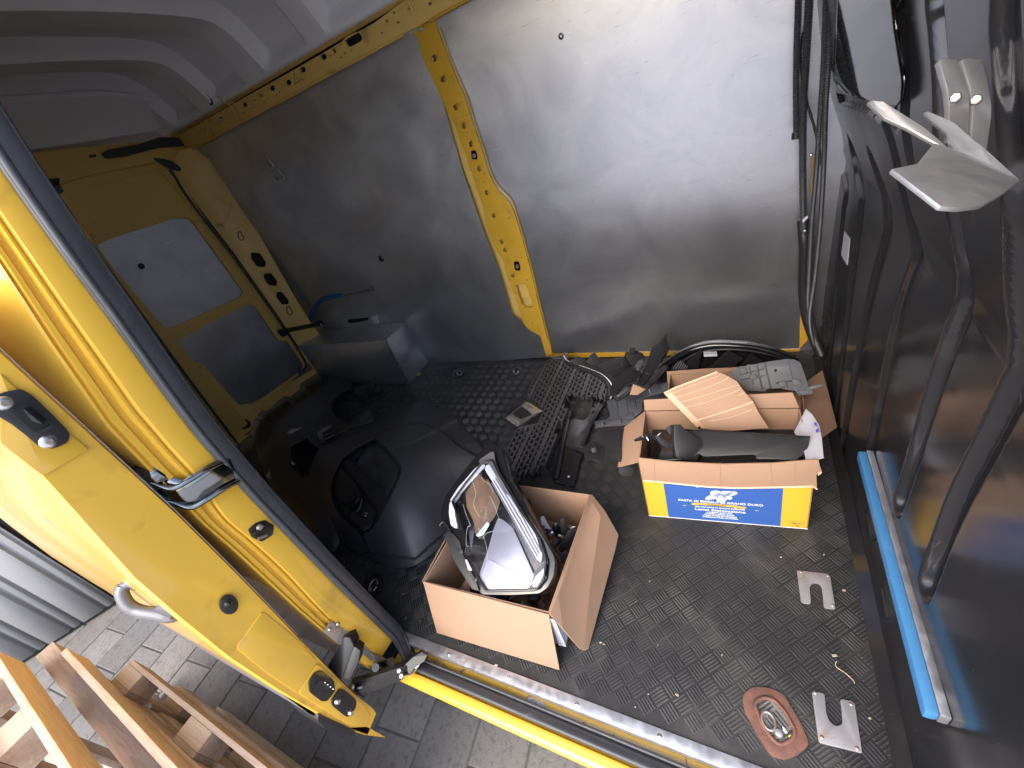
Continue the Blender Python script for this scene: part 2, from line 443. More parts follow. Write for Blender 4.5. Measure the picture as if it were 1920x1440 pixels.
def bulk_mat():
    m = mat('gloss_black_bulkhead', (0.018, 0.018, 0.020), 0.19, spec=0.45, rvar=0.05, rscale=5, dirt=(0.035, 0.034, 0.034), dscale=7, dlo=0.52, dhi=0.85)
    nt = m.node_tree; N = nt.nodes; L = nt.links; b = N["Principled BSDF"]
    src = b.inputs["Base Color"].links[0].from_socket; rsrc = b.inputs["Roughness"].links[0].from_socket
    tc = N.new("ShaderNodeTexCoord"); tot = None
    for rot, sc in (((0.35, 0, 0), (1, 26, 1.5)), ((-0.6, 0, 0), (1, 30, 2.0)), ((1.2, 0, 0), (1, 34, 2.2))):
        mp = N.new("ShaderNodeMapping"); mp.inputs["Rotation"].default_value = rot; mp.inputs["Scale"].default_value = sc
        L.new(tc.outputs["Object"], mp.inputs[0])
        n = N.new("ShaderNodeTexNoise"); n.inputs["Scale"].default_value = 3.1; n.inputs["Detail"].default_value = 9; n.inputs["Roughness"].default_value = 0.7
        L.new(mp.outputs[0], n.inputs["Vector"])
        r = N.new("ShaderNodeMapRange"); r.inputs[1].default_value = 0.675; r.inputs[2].default_value = 0.72; L.new(n.outputs[0], r.inputs[0])
        if tot is None: tot = r.outputs[0]
        else:
            mm = N.new("ShaderNodeMath"); mm.operation = 'MAXIMUM'; L.new(tot, mm.inputs[0]); L.new(r.outputs[0], mm.inputs[1]); tot = mm.outputs[0]
    mx = N.new("ShaderNodeMix"); mx.data_type = 'RGBA'; mx.inputs[7].default_value = (0.11, 0.11, 0.115, 1)
    L.new(src, mx.inputs[6]); L.new(tot, mx.inputs[0]); L.new(mx.outputs[2], b.inputs["Base Color"])
    ma = N.new("ShaderNodeMath"); ma.operation = 'MULTIPLY_ADD'; ma.inputs[1].default_value = 0.3
    L.new(tot, ma.inputs[0]); L.new(rsrc, ma.inputs[2]); L.new(ma.outputs[0], b.inputs["Roughness"])
    return m
M['bulk'] = bulk_mat()

def wood_mat(name, base, dark):
    m = bpy.data.materials.new(name); m.use_nodes = True
    nt = m.node_tree; N = nt.nodes; L = nt.links; b = N["Principled BSDF"]
    tc = N.new("ShaderNodeTexCoord"); mp = N.new("ShaderNodeMapping"); mp.inputs["Scale"].default_value = (2.5, 26, 26)
    L.new(tc.outputs["Object"], mp.inputs[0])
    n = N.new("ShaderNodeTexNoise"); n.inputs["Scale"].default_value = 2.2; n.inputs["Detail"].default_value = 7; n.inputs["Distortion"].default_value = 1.2
    L.new(mp.outputs[0], n.inputs["Vector"])
    n2 = N.new("ShaderNodeTexNoise"); n2.inputs["Scale"].default_value = 5; n2.inputs["Detail"].default_value = 3
    L.new(tc.outputs["Object"], n2.inputs["Vector"])
    cr = N.new("ShaderNodeValToRGB")
    cr.color_ramp.elements[0].position = 0.3; cr.color_ramp.elements[0].color = (*dark, 1)
    cr.color_ramp.elements[1].position = 0.62; cr.color_ramp.elements[1].color = (*base, 1)
    L.new(n.outputs[0], cr.inputs[0])
    mx = N.new("ShaderNodeMix"); mx.data_type = 'RGBA'; mx.blend_type = 'MULTIPLY'; mx.inputs[0].default_value = 0.5
    L.new(cr.outputs[0], mx.inputs[6]); L.new(n2.outputs[1], mx.inputs[7])
    hs = N.new("ShaderNodeMix"); hs.data_type = 'RGBA'; hs.inputs[0].default_value = 0.55
    L.new(mx.outputs[2], hs.inputs[6]); L.new(cr.outputs[0], hs.inputs[7])
    L.new(hs.outputs[2], b.inputs["Base Color"])
    b.inputs["Roughness"].default_value = 0.75
    bp = N.new("ShaderNodeBump"); bp.inputs["Strength"].default_value = 0.35; bp.inputs["Distance"].default_value = 0.002
    L.new(n.outputs[0], bp.inputs["Height"]); L.new(bp.outputs[0], b.inputs["Normal"])
    return m
M['pine'] = wood_mat('sawn_pine', (0.56, 0.44, 0.335), (0.44, 0.325, 0.23))
M['pine_old'] = wood_mat('weathered_pine', (0.36, 0.27, 0.205), (0.26, 0.185, 0.14))

def paver_mat(name, base):
    m = mat(name, base, 0.82, var=0.18, vscale=9, dirt=(base[0] * 0.55, base[1] * 0.55, base[2] * 0.55), dscale=40, dlo=0.5, dhi=0.75, bump=1.0, bscale=110)
    return m
M['paver'] = [paver_mat('grey_concrete_paver', (0.165, 0.156, 0.147)), paver_mat('pale_concrete_paver', (0.19, 0.18, 0.17)), paver_mat('dark_concrete_paver', (0.14, 0.133, 0.126))]
M['joint'] = mat('sandy_joint', (0.10, 0.095, 0.085), 0.95, var=0.3, vscale=30)
M['ground'] = mat('concrete_yard', (0.50, 0.49, 0.48), 0.85, var=0.15, vscale=3, bump=0.4, bscale=60)  # unseen yard, paled so it bounces light up into the van
# ================================================================== THE VAN
van = empty('cargo_van', (-1.7, 0.9, -0.55))
tag(van, 'yellow cargo van seen through its open sliding door, with aluminium lined load bay', 'van')

# ---- load floor: rubber mat with five-bar tread
box('load_floor', (-3.60, -0.02, -0.03), (0.02, 1.765, -0.0014), M['floor'], van, bev=0)
def tread():
    p = 0.0435; c = math.cos(math.pi / 4)
    V = []; Fc = []
    rr = random.Random(3)
    for i in range(-70, 70):
        for j in range(-95, 60):
            cx = (i + 0.5) * p; cy = (j + 0.5) * p
            X = c * (cx - cy) - 1.2; Y = c * (cx + cy) + 0.85
            if not (-3.42 < X < -0.03 and 0.02 < Y < 1.72): continue
            if -3.4 < X < -2.43 and Y > 1.46: continue
            fl = (i + j) % 2 == 0
            for k in range(5):
                o = (k - 2) * p * 0.185
                hl, hw, h = p * 0.44, p * 0.058, 0.0026 * rr.uniform(0.75, 1.15) * (1.0 if X > -1.3 else max(0.35, 1.0 + (X + 1.3) * 0.9))
                # bar runs along u (fl) or v
                lo = []
                for sx, sy in ((-1, -1), (1, -1), (1, 1), (-1, 1)):
                    a, b = (sx * hl, o + sy * hw) if fl else (o + sx * hw, sy * hl)
                    lo.append((X + c * (a - b), Y + c * (a + b), -0.0015))
                hi = []
                for sx, sy in ((-1, -1), (1, -1), (1, 1), (-1, 1)):
                    a, b = (sx * (hl - 0.0015), o + sy * (hw * 0.55)) if fl else (o + sx * (hw * 0.55), sy * (hl - 0.0015))
                    hi.append((X + c * (a - b), Y + c * (a + b), -0.0015 + h))
                s = len(V); V += lo + hi
                Fc += [(s + 4, s + 5, s + 6, s + 7), (s, s + 1, s + 5, s + 4), (s + 1, s + 2, s + 6, s + 5), (s + 2, s + 3, s + 7, s + 6), (s + 3, s, s + 4, s + 7)]
    me = bpy.data.meshes.new('floor_tread'); me.from_pydata(V, [], Fc)
    o = link('floor_tread', me, M['tread'], None, 'stuff'); adopt(o, van)
tread()

# ---- far side wall: outer skin, lining sheets, roof rail, pillar
slab('side_skin', [(-3.55, 1.812, -0.2), (0.12, 1.812, -0.2), (0.12, 1.812 - 0.1337, 1.87), (-3.55, 1.812 - 0.1337, 1.87)], 0.01, M['yellow_in'], van)
W0 = wall(0.0); W1 = wall(0.014); W2 = wall(0.020)
left_sheet = rnd([(330, 262), (775, 50), (800, 52), (830, 190), (870, 330), (905, 430), (935, 505), (960, 590), (1010, 625), (1030, 669), (800, 687), (720, 740), (600, 640), (545, 545), (480, 435), (395, 300), (340, 262)], 0)
slab('lining_sheet', on(W0, left_sheet), 0.003, M['alu'], van)
right_sheet = [(812, 45), (880, -10), (1508, -40), (1504, 300), (1500, 480), (1500, 655), (1036, 662), (1020, 600), (990, 500), (955, 390), (915, 330), (880, 220), (835, 120)]
def wz(x, z, pl_k=1.75): return Vector((x, pl_k - WN.z * z, z))
rs_pts = on(W0, right_sheet[:1]) + [wz(-1.30, 1.778), wz(-0.165, 1.80)] + on(W0, right_sheet[3:])
slab('lining_sheet', rs_pts, 0.003, M['alu'], van)

pillar = [(772, 62), (783, 72), (792, 108), (812, 150), (835, 203), (852, 232), (874, 292), (893, 350), (908, 393), (911, 420), (926, 462), (943, 487), (952, 520), (966, 555), (975, 582), (981, 606), (990, 617), (1013, 630), (1019, 650), (1024, 668),
          (1037, 664), (1026, 635), (1010, 572), (996, 512), (983, 462), (967, 408), (962, 394), (953, 377), (934, 358), (924, 342), (914, 318), (905, 285), (885, 228), (872, 184), (845, 122), (829, 78), (819, 55), (818, 40), (828, 24), (846, 12)]
ph = [circ(789, 53, 6, 8.5, 12, .3), circ(814, 109, 5.5, 7.5, 12, .3), circ(831, 148, 5.5, 7, 12, .3), circ(855, 200, 5.5, 7, 12, .3), circ(870, 235, 5, 6.5), circ(883, 270, 4.2, 5.8),
      circ(898.5, 316, 4.5, 6), circ(913, 361, 4, 5.2), circ(926, 404, 4, 5), circ(941, 453, 4, 4.6), circ(947, 469, 4, 4.6), circ(962, 517, 4.2, 4.6),
      circ(844, 178, 1.3, 1.3, 6), circ(876, 249, 1.3, 1.3, 6), circ(908.5, 326, 1.3, 1.3, 6), circ(907, 341, 1.2, 1.2, 6), circ(954, 409, 1.3, 1.3, 6), circ(953, 487, 1.3, 1.3, 6), circ(978, 483, 1.3, 1.3, 6),
      rnd([(966, 534), (985, 532), (1000, 572), (997, 577), (984, 577), (978, 572)], 4), circ(989, 525, 1.5, 1.5, 6), circ(998, 605, 1.3, 1.3, 6)]
slab('body_pillar', on(W1, rnd(pillar, 2, 2)), 0.013, M['yellow'], van, [on(W1, h) for h in ph], bev=0.0012)
tube('pillar_swage', spline(on(wall(0.0165), [(822, 50), (832, 76), (849, 122), (875, 180), (889, 226), (908, 283), (918, 316), (928, 340), (938, 354), (956, 372), (965, 390), (986, 462), (999, 512), (1013, 572), (1030, 640), (1034, 660)]), 3), 0.0035, M['yellow'], van, 8)
tube('pillar_seam', on(wall(0.0145), [(853, 228), (880, 219)]), 0.0012, M['yellow_in'], van, 6)
for u, v in ((888.5, 291), (969, 499)):
    p = on(wall(0.016), rnd([(u - 6, v - 9), (u + 4, v - 9), (u + 7, v + 3), (u + 6, v + 9), (u - 4, v + 8)], 4))
    a = slab('anchor_socket', p, 0.012, M['plastic_gloss'], van, bev=0.0015)
    slab('anchor_stud', on(wall(0.019), circ(u + 0.5, v + 1, 3, 4)), 0.006, M['dullsteel'], a)
slab('pillar_back', on(wall(-0.03), [(760, 40), (850, 5), (1045, 668), (1010, 670)]), 0.004, M['yellow_in'], van)

# rail: pressed box section with holes
def rl(u, v, du, dv, r=0.55): # rotated rounded hole following the rail slope
    a = -0.50; c, s = math.cos(a), math.sin(a); o = []
    for x, y in ((-du, -dv), (du, -dv), (du, dv), (-du, dv)): o.append((u + c * x - s * y, v + s * x + c * y))
    return rnd(o, min(du, dv) * r * 2 * 0.8, 3)
rail = [(300, 274), (330, 256), (440, 193), (560, 126), (640, 79), (700, 44), (760, 8), (820, -30), (905, -30), (868, 3), (846, 13), (800, 41), (760, 62), (640, 127), (500, 203), (420, 246), (352, 283)]
rh = [rl(662, 74, 17, 10), rl(606, 107, 6.5, 5.5), rl(567, 131, 6, 5.5), rl(540, 155, 6, 5.5), rl(509, 166, 6, 5.2), rl(488, 179, 3, 5), rl(458, 197, 5.2, 4.8), rl(413, 224, 5, 4.6), rl(386, 241, 4.5, 4.2), rl(373, 249, 2.2, 3.6),
      rl(626, 96, 3.4, 5), rl(639.5, 107.5, 2, 2), rl(646.5, 100, 2, 2), rl(638.5, 84.5, 1.7, 2.4), rl(619.5, 104, 1.8, 2.2), rl(659.5, 94.5, 1.6, 1.6), rl(716, 62, 2.2, 2.2), rl(725, 39, 2.4, 3.6), rl(739, 24, 1.9, 3), rl(746, 42, 2.8, 2.8),
      rl(456, 212, 1.7, 1.7), rl(471.5, 202.5, 1.7, 1.7), rl(500, 186.5, 1.7, 1.7), rl(496, 191.5, 1.7, 1.7), rl(479, 188, 1.6, 1.6), rl(524, 172.5, 1.7, 1.7), rl(518.5, 178, 1.6, 1.6), rl(426, 230, 1.7, 1.7), rl(582, 119, 1.2, 2), rl(806, 7, 3, 3), rl(766, 17, 1.8, 3), rl(492, 174, 1, 1.6)]
rail_pts = on(W1, rail[:6]) + [wz(-1.5, 1.862, 1.736), wz(-0.02, 1.862, 1.736), wz(-0.02, 1.776, 1.736)] + on(W1, rail[9:])
slab('roof_rail', rail_pts, 0.016, M['yellow_in'], van, [on(W1, h) for h in rh], bev=0.001)
slab('rail_hole_shade', on(wall(-0.028), [(255, 310), (255, 262)]) + [wz(-0.02, 1.90, 1.778), wz(-0.02, 1.74, 1.778)] + on(wall(-0.028), [(372, 318)]), 0.004, M['dark'], van)  # near-black sheet paints the shade behind the rail holes
tube('rail_lip', spline(on(wall(0.020), [(356, 283), (420, 248.5), (500, 205), (640, 129), (756, 66)]), 4), 0.006, M['yellow_in'], van, 8)
tube('rail_lip', spline(on(wall(0.020), [(806, 40), (866, 6)]) + [wz(-0.1, 1.776, 1.73)], 4), 0.006, M['yellow'], van, 8)
tube('rail_brace', spline(on(wall(0.022), [(427, 186), (432, 190), (442, 196), (446, 205), (442, 213)]), 4), 0.004, M['yellow_in'], van, 8)
for pth in ([(407, 182), (413, 184), (419, 194), (430, 196)], [(428, 194), (436, 205), (443, 216)], [(763, -2), (770, 12), (774, 21)]):
    tube('rail_brace', spline(on(wall(0.024), pth), 4), 0.0045, M['yellow_in'], van, 8)
disc('rail_plug', wall(0.02)(395, 188), (0, -1, 0), 0.022, 0.01, M['plastic'], van)
for u, v in ((390, 179), (374, 192), (366, 197)):
    disc('roof_clip', wall(0.03)(u, v), (0, -1, -0.3), 0.014, 0.008, M['roof'], van, 6)
# hand-drawn 2 on the rail
tube('chalk_mark', spline(on(wall(0.0148), [(541, 133), (545, 129), (550, 130), (552, 136), (551, 145), (553, 152), (552, 157), (559, 154), (565, 149), (571, 149)]), 3), 0.0011, mat('brown_marker', (0.17, 0.07, 0.02), 0.7), van, 6)
# rivets along the pillar
rv = None
bm = bmesh.new(); disc_bm(bm, (0, 0, 0), -WN, 0.0055, 0.002, 10, 0.0015)
bmesh.ops.recalc_face_normals(bm, faces=bm.faces)
rv_me = bpy.data.meshes.new('rivet'); bm.to_mesh(rv_me); bm.free(); rv_me.materials.append(M['steel'])
def rivet(p, parent=None):
    o = bpy.data.objects.new('rivet', rv_me); COL.objects.link(o); o.location = p
    parent = parent or van
    o.parent = parent; o.matrix_parent_inverse = Matrix.Translation(-Vector(parent.location)); return o
for u, v in ((818, 42), (871, 181), (917, 308), (971, 413), (1000, 508), (1023, 594), (767, 66), (833, 195), (880, 317), (917, 441), (950, 514), (977, 598), (653, 121), (548, 176), (1500, 552), (1499, 350), (1064, 655), (1499, 560), (1499, 434), (863, 672), (715, 489), (759, 475)):
    rivet(W0(u, v))
b_ = disc('panel_screw', W0(1052, 68), -WN, 0.011, 0.004, M['steel'], van, 14, 0.004)
b_ = disc('panel_bung', W0(715, 485), -WN, 0.02, 0.008, M['plastic_gloss'], van, 14, 0.006)
# yellow foot strip and corner pillar by the bulkhead
slab('floor_flange', on(wall(0.005), [(1040, 664), (1500, 655), (1500, 662), (1040, 671)]), 0.02, M['yellow'], van)
slab('corner_pillar', on(wall(0.002), [(1501, 585), (1506, 590), (1516, 636), (1499, 655), (1500, 600)]), 0.03, M['yellow'], van)
slab('corner_cover', [W0(1494, -60) + WN * .004, Vector((0.1, 1.635, 1.85)), Vector((0.1, 1.757, 0.0)), W0(1500, 660) + WN * .004], 0.004, M['alu'], van)
slab('corner_pillar', on(wall(0.010), [(1521, 290), (1525, 290), (1522, 360), (1519, 365)]), 0.008, M['yellow'], van)
# wire hooks on the lining
for pts in ([(500, 294), (507, 303), (512, 312), (506, 316), (500, 311)], [(520, 317), (527, 326), (532, 334), (524, 339), (516, 333)]):
    a, b, c, d_, e = [wall(o)(u, v) for (u, v), o in zip(pts, (0.0, 0.03, 0.055, 0.045, 0.0))]
    tube('wire_hook', spline([a, b, c, d_, e], 4), 0.0055, M['print_white'], van, 8)

# ---- wheel arch box
wb = box('wheel_arch_box', (-3.40, 1.487, -0.001), (-2.457, 1.76, 0.375), M['alu'], van, bev=0.002)
bm = bmesh.new()
bar_bm(bm, (-2.455, 1.485, 0.376), (-2.455, 1.755, 0.376), 0.006, 0.006)
bar_bm(bm, (-3.39, 1.485, 0.376), (-2.457, 1.485, 0.376), 0.005, 0.005)
bar_bm(bm, (-2.455, 1.485, 0.0), (-2.455, 1.485, 0.376), 0.006, 0.006, Vector((0, 1, 0)))
finish('edge_trim', bm, M['steel'], wb)
for x, y, z in ((-2.50, 1.4865, 0.345), (-2.50, 1.4865, 0.04), (-3.25, 1.4865, 0.345), (-2.75, 1.4865, 0.03)):
    rivet(Vector((x, y, z)), wb)
for y, z in ((1.72, 0.34), (1.72, 0.06)):
    o = rivet(Vector((-2.4565, y, z)), wb); o.rotation_euler = (0, 0, math.radians(90))
# slotted hand grip and white label above the box
slab('grip_slot', on(wall(0.004), rnd([(652, 599), (690, 596), (691, 600), (660, 606), (652, 605)], 3)), 0.004, M['dark'], van)
slab('white_sticker', on(wall(0.012), [(697, 594), (705, 591), (711, 605), (702, 610)]), 0.012, M['paper'], van)
hz = spline(on(wall(0.012), [(580, 604), (584, 590), (592, 575), (602, 563), (618, 558), (640, 554)]), 5)
hose = tube('blue_hose', hz, 0.016, M['bluehose'], None, 12)
tag(hose, 'short blue hose looped on the lining above the wheel arch box', 'hose')
rod = tube('copper_pipe', on(wall(0.012), [(640, 554), (668, 549), (695, 544)]), 0.009, M['dullsteel'], hose, 10)
slab('end_cap', on(wall(0.02), [(692, 540), (697, 539), (700, 547), (695, 548)]), 0.016, M['steel'], hose)

slab('rear_closure', [(-3.60, -0.2, -0.2), (-3.60, 1.85, -0.2), (-3.60, 1.85, 2.3), (-3.60, -0.2, 2.3)], 0.01, M['yellow_in'], van, normal=Vector((1, 0, 0)))  # added closing slab, shuts out sky light leaking in at the rear
# ---- rear doors
RX = -3.45
D0 = px(RX)
door = slab('rear_door', on(D0, rnd([(95, 345), (160, 328), (285, 303), (318, 322), (345, 365), (432, 478), (500, 572), (558, 655), (575, 690), (520, 735), (430, 810), (255, 560), (130, 390)], 6)), 0.03, M['yellow_in'], van,
            [on(D0, rnd([(180, 462), (203, 449), (330, 408), (358, 410), (455, 545), (452, 556), (326, 613), (300, 616), (288, 600)], 9)),
             on(D0, rnd([(324, 644), (466, 570), (480, 576), (523, 640), (539, 638), (570, 683), (568, 693), (482, 755), (450, 760), (440, 752), (381, 684), (375, 679), (357, 684)], 5)),
             on(D0, rnd([(150, 356), (290, 319), (302, 322), (348, 377), (345, 384), (188, 428), (176, 424)], 8))], bev=0.003)
D1 = px(RX - 0.012)
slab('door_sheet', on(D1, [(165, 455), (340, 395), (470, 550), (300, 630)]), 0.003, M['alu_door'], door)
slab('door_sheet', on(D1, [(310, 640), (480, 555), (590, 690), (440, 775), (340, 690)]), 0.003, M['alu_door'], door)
slab('pressed_panel', on(D1, [(135, 350), (300, 305), (360, 380), (180, 440)]), 0.004, M['yellow_in'], door)
disc('sheet_hole_shade', px(RX - 0.011)(265, 499), (1, 0, 0), 0.017, 0.002, M['dark'], door)  # dark disc drawn as the shade in a drilled hole
slab('latch_hole_shade', on(px(RX + 0.003), rnd([(352, 702), (361, 705), (378, 728), (386, 742), (378, 745), (362, 722)], 4)), 0.004, M['dark'], door)  # dark patch, shade of the latch hole as flat colour
slab('door_latch', on(px(RX + 0.01), rnd([(393, 752), (402, 760), (413, 757), (424, 766), (417, 772), (420, 781), (408, 778), (398, 780), (400, 768), (392, 762)], 2)), 0.02, M['darksteel'], door)
slab('latch_hole_shade', on(px(RX + 0.003), rnd([(452, 790), (460, 785), (470, 791), (470, 801), (455, 806), (450, 800)], 3)), 0.004, M['dark'], door)  # second dark patch painting a shaded hole
# check strap with hooked steel end
st = tube('check_strap', spline([px(RX + 0.02)(521, 622), px(RX + 0.06)(540, 619), px(RX + 0.10)(575, 612), px(RX + 0.16)(592, 609), px(RX + 0.16)(598, 604), px(RX + 0.15)(601, 610)], 4), 0.016, M['darksteel'], door, 8, ry=0.026)
tube('strap_hook', spline([px(RX + 0.16)(594, 606), px(RX + 0.165)(599, 603), px(RX + 0.16)(603, 611)], 3), 0.012, M['steel'], st, 8)
slab('strap_bracket', on(px(RX + 0.012), [(521, 620), (535, 616), (545, 622), (533, 632), (528, 630)]), 0.012, M['darksteel'], door)
# second door: a strip of it shows past the seal
slab('rear_door', [(RX + 0.012, 0.08, 0.14), (RX + 0.012, 0.838, 0.14), (RX + 0.012, 0.838, 1.775), (RX + 0.012, 0.08, 1.775)], 0.03, M['yellow_in'], van, bev=0.004)
tube('door_gasket', spline(on(px(RX + 0.02), [(318, 318), (330, 334), (345, 360), (385, 414), (440, 485), (490, 552), (530, 612), (556, 650), (574, 684), (560, 700)]), 4), 0.0085, M['rubber'], van, 8)
tube('door_gasket', spline(on(px(RX + 0.02), [(86, 352), (130, 405), (200, 500), (270, 596), (340, 692), (400, 772), (450, 838)]), 4), 0.0085, M['rubber'], van, 8)
# rear frame: D pillar leaning between the door and the side wall, header above
dpl = p3(Vector((-3.44, 1.468, 0.0)), Vector((-3.44, 1.468, 1.0)), Vector((-3.30, 1.70, 0.0)))
dpil = [(318, 312), (345, 352), (440, 476), (520, 590), (572, 668), (588, 694), (596, 655), (600, 642), (604, 634), (580, 600), (562, 572), (516, 492), (482, 432), (442, 366), (398, 301), (362, 276), (335, 282)]
kh = lambda u, v: rnd([(u - 4, v - 8), (u + 2, v - 9), (u + 3, v - 4), (u + 7, v + 1), (u + 7, v + 6), (u + 2, v + 8), (u - 3, v + 3), (u - 3, v - 2)], 2)
dh = [rnd([(471, 473), (487, 475), (499, 492), (497, 501), (482, 500), (471, 484)], 3), rnd([(495, 513), (508, 512), (520, 528), (518, 536), (505, 535), (495, 522)], 3), rnd([(518, 548), (528, 547), (542, 564), (541, 571), (529, 571), (518, 557)], 3)]
slab('corner_frame', on(dpl, rnd(dpil, 3, 2)), 0.012, M['yellow_in'], van, [on(dpl, h) for h in dh], bev=0.0015)
dplb = p3(Vector((-3.52, 1.468, 0.0)), Vector((-3.52, 1.468, 1.0)), Vector((-3.38, 1.70, 0.0)))
slab('frame_cavity_shade', on(dplb, [(318, 312), (572, 680), (620, 680), (440, 340), (362, 270)]), 0.004, M['dark'], van)  # dark sheet gives the holes their shaded inside as colour
dpo = p3(Vector((-3.436, 1.468, 0.0)), Vector((-3.436, 1.468, 1.0)), Vector((-3.296, 1.70, 0.0)))
for u, v in ((450, 443), (541, 583)):
    tube('keyhole_rim', [dpo(a, b) for a, b in kh(u, v) + kh(u, v)[:1]], 0.003, M['dark'], van, 6)
slab('small_bracket', on(px(-3.5), [(496, 517), (504, 516), (506, 523), (498, 524)]), 0.01, M['paper'], van)
slab('corner_foot', on(dpo, [(556, 640), (575, 622), (600, 634), (604, 655), (585, 648), (575, 690)]), 0.01, M['yellow_in'], van)
header = on(px(-3.425), [(-150, 330), (28, 288), (300, 262), (362, 248), (372, 282), (340, 300), (310, 300), (160, 330), (95, 352), (-100, 420)])
slab('rear_header', header, 0.03, M['yellow_in'], van, bev=0.003)
slab('foam_strip', on(px(-3.40), rnd([(190, 287), (205, 280), (262, 270), (300, 257), (335, 258), (360, 248), (369, 256), (366, 264), (342, 274), (300, 276), (240, 292), (200, 297)], 4)), 0.012, M['rubber'], van)
slab('foam_strip', on(px(-3.415), rnd([(167, 291), (180, 289), (181, 294), (168, 295)], 2)), 0.012, M['rubber'], van)
slab('foam_strip', on(px(-3.41), rnd([(287, 296), (305, 297), (325, 303), (341, 316), (338, 321), (318, 316), (302, 306)], 4)), 0.012, M['rubber'], van)
slab('foam_strip', on(px(-3.425), rnd([(78, 340), (92, 335), (112, 333), (112, 346), (121, 359), (110, 365), (92, 357)], 4)), 0.012, M['rubber'], van)

# ---- roof: grey moulded skin with cross ribs
prof = [(1.66, 1.868), (1.636, 1.874), (1.612, 1.880), (1.598, 1.900), (1.575, 1.940), (1.55, 1.985), (1.522, 2.03), (1.48, 2.075), (1.42, 2.102), (1.3, 2.118), (1.05, 2.132), (.8, 2.136), (.55, 2.13), (.3, 2.105), (.2, 2.07), (.14, 1.99), (.10, 1.92), (.07, 1.86)]
pp = [Vector((0, a, b)) for a, b in prof]
pp = spline(pp, 4)
def sst(e0, e1, x):
    t = min(1, max(0, (x - e0) / (e1 - e0))); return t * t * (3 - 2 * t)
def rib(x):
    d = 0.0
    for c, hw in ((-3.44, 0.09), (-2.985, 0.075), (-2.50, 0.085), (-2.02, 0.06), (-1.30, 0.06), (-0.62, 0.06), (0.05, 0.07)):
        d = max(d, 1 - sst(hw, hw + 0.035, abs(x - c)))
    return d
arc = [0]
for a, b in zip(pp, pp[1:]): arc.append(arc[-1] + (b - a).length)
tot = arc[-1]
xs = np.linspace(-3.53, 0.1, 190)
P = []
for x in xs:
    row = []
    for i, p in enumerate(pp):
        t = (pp[min(i + 1, len(pp) - 1)] - pp[max(i - 1, 0)]).normalized()
        nrm = Vector((0, -t.z, t.y));  nrm = nrm if nrm.z > 0 or abs(nrm.z) < 0.3 and (nrm.y * (p.y - 0.85) > 0) else -nrm
        ed = min(arc[i], tot - arc[i])
        dep = (1 - rib(x)) * sst(0.055, 0.11, ed) * 0.075
        row.append(Vector((x, p.y, p.z)) + nrm * dep)
    P.append(row)
grid_obj('roof_skin', P, M['roof'], van, 35, thick=0.004)
slab('roof_end', [(-3.52, 0.0, 1.85), (-3.52, 1.75, 1.85), (-3.52, 1.75, 2.25), (-3.52, 0.0, 2.25)], 0.01, M['roof'], van)
# rear roof slope down to the header
P = []
for t in np.linspace(0, 1, 12):
    row = []
    for y in np.linspace(0.12, 1.60, 20):
        h = 2.13 - 0.9 * max(0, abs(y - 0.84) - 0.35) ** 2 * 0.5
        z = 1.90 + 0.03 * (1 - abs(y - 0.84) / .76) + (h - 1.93) * (t ** 1.3)
        row.append(Vector((-3.42 + 0.10 * (t ** 2.2), y, z)))
    P.append(row)
grid_obj('roof_slope', P, M['roof'], van, 50, thick=0.004)
for x, y in ((-2.40, 0.75), (-2.40, 0.97), (-2.40, 1.2), (-2.89, 0.84), (-2.89, 1.02), (-2.89, 1.2)):
    pass
slab('rail_cover', [(-3.5, 1.640, 1.862), (0.1, 1.640, 1.862), (0.1, 1.614, 1.880), (-3.5, 1.614, 1.880)], 0.006, M['yellow_in'], van, normal=Vector((0, -0.65, -0.75)))

# ---- near side body: door jamb, rubber seal, outer skin, inner panel
ZS = [-0.25, -0.136, 0.05, 0.25, 0.434, 0.62, 0.81, 0.93, 1.043, 1.15, 1.305, 1.40, 1.482, 1.56, 1.612, 1.72, 1.86]
YS = [0.005, 0.0, -0.002, -0.005, -0.007, -0.007, -0.006, -0.002, 0.004, 0.016, 0.037, 0.048, 0.059, 0.070, 0.079, 0.098, 0.125]
ZO = [-0.25, -0.1, 0.10, 0.34, 0.46, 0.65, 0.76, 0.85, 0.926, 1.01, 1.15, 1.325, 1.456, 1.60, 1.86]
YO = [-0.130, -0.138, -0.144, -0.148, -0.149, -0.145, -0.143, -0.144, -0.139, -0.136, -0.127, -0.092, -0.062, -0.03, 0.03]
def ys(z): return float(np.interp(z, ZS, YS))
def yo(z): return float(np.interp(z, ZO, YO))
P = []
for z in np.linspace(0.045, 1.86, 90):
    a = ys(z) - 0.040; b = yo(z); w = a - b
    kf = sst(1.0, 1.2, z)  # turns the upper skin outward, shaped to catch more sky light
    ff = 0.45 if z > 0.95 else 0.62 - 0.17 * sst(0.80, 0.95, z)
    wob = 0.06 * math.sin((z - 0.1) * 9) * (1 if z < 0.9 else 0)
    ff = min(0.72, ff + wob)
    g = 1 - ff
    sec = [(-1.425, a + 0.02), (-1.402, a + 0.004), (-1.400, a - 0.004), (-1.405, a - w * ff), (-1.413, a - w * (ff + g * .10)), (-1.409, a - w * (ff + g * .18)), (-1.409, a - w * (ff + g * .26)), (-1.424, a - w * (ff + g * .34)),
           (-1.424, a - w * (ff + g * .52)), (-1.417, a - w * (ff + g * .60)), (-1.417, a - w * (ff + g * .76)), (-1.427, a - w * (ff + g * .82)), (-1.425, a - w * (ff + g * .93)), (-1.421, b + 0.004), (-1.425, b), (-1.45, b - 0.001 - kf * .006), (-1.50, b - kf * .020), (-1.58, b - kf * .036), (-1.75, b - kf * .048), (-2.6, b - kf * .05), (-3.5, b - kf * .04)]
    P.append([Vector((x, y, z)) for x, y in sec])
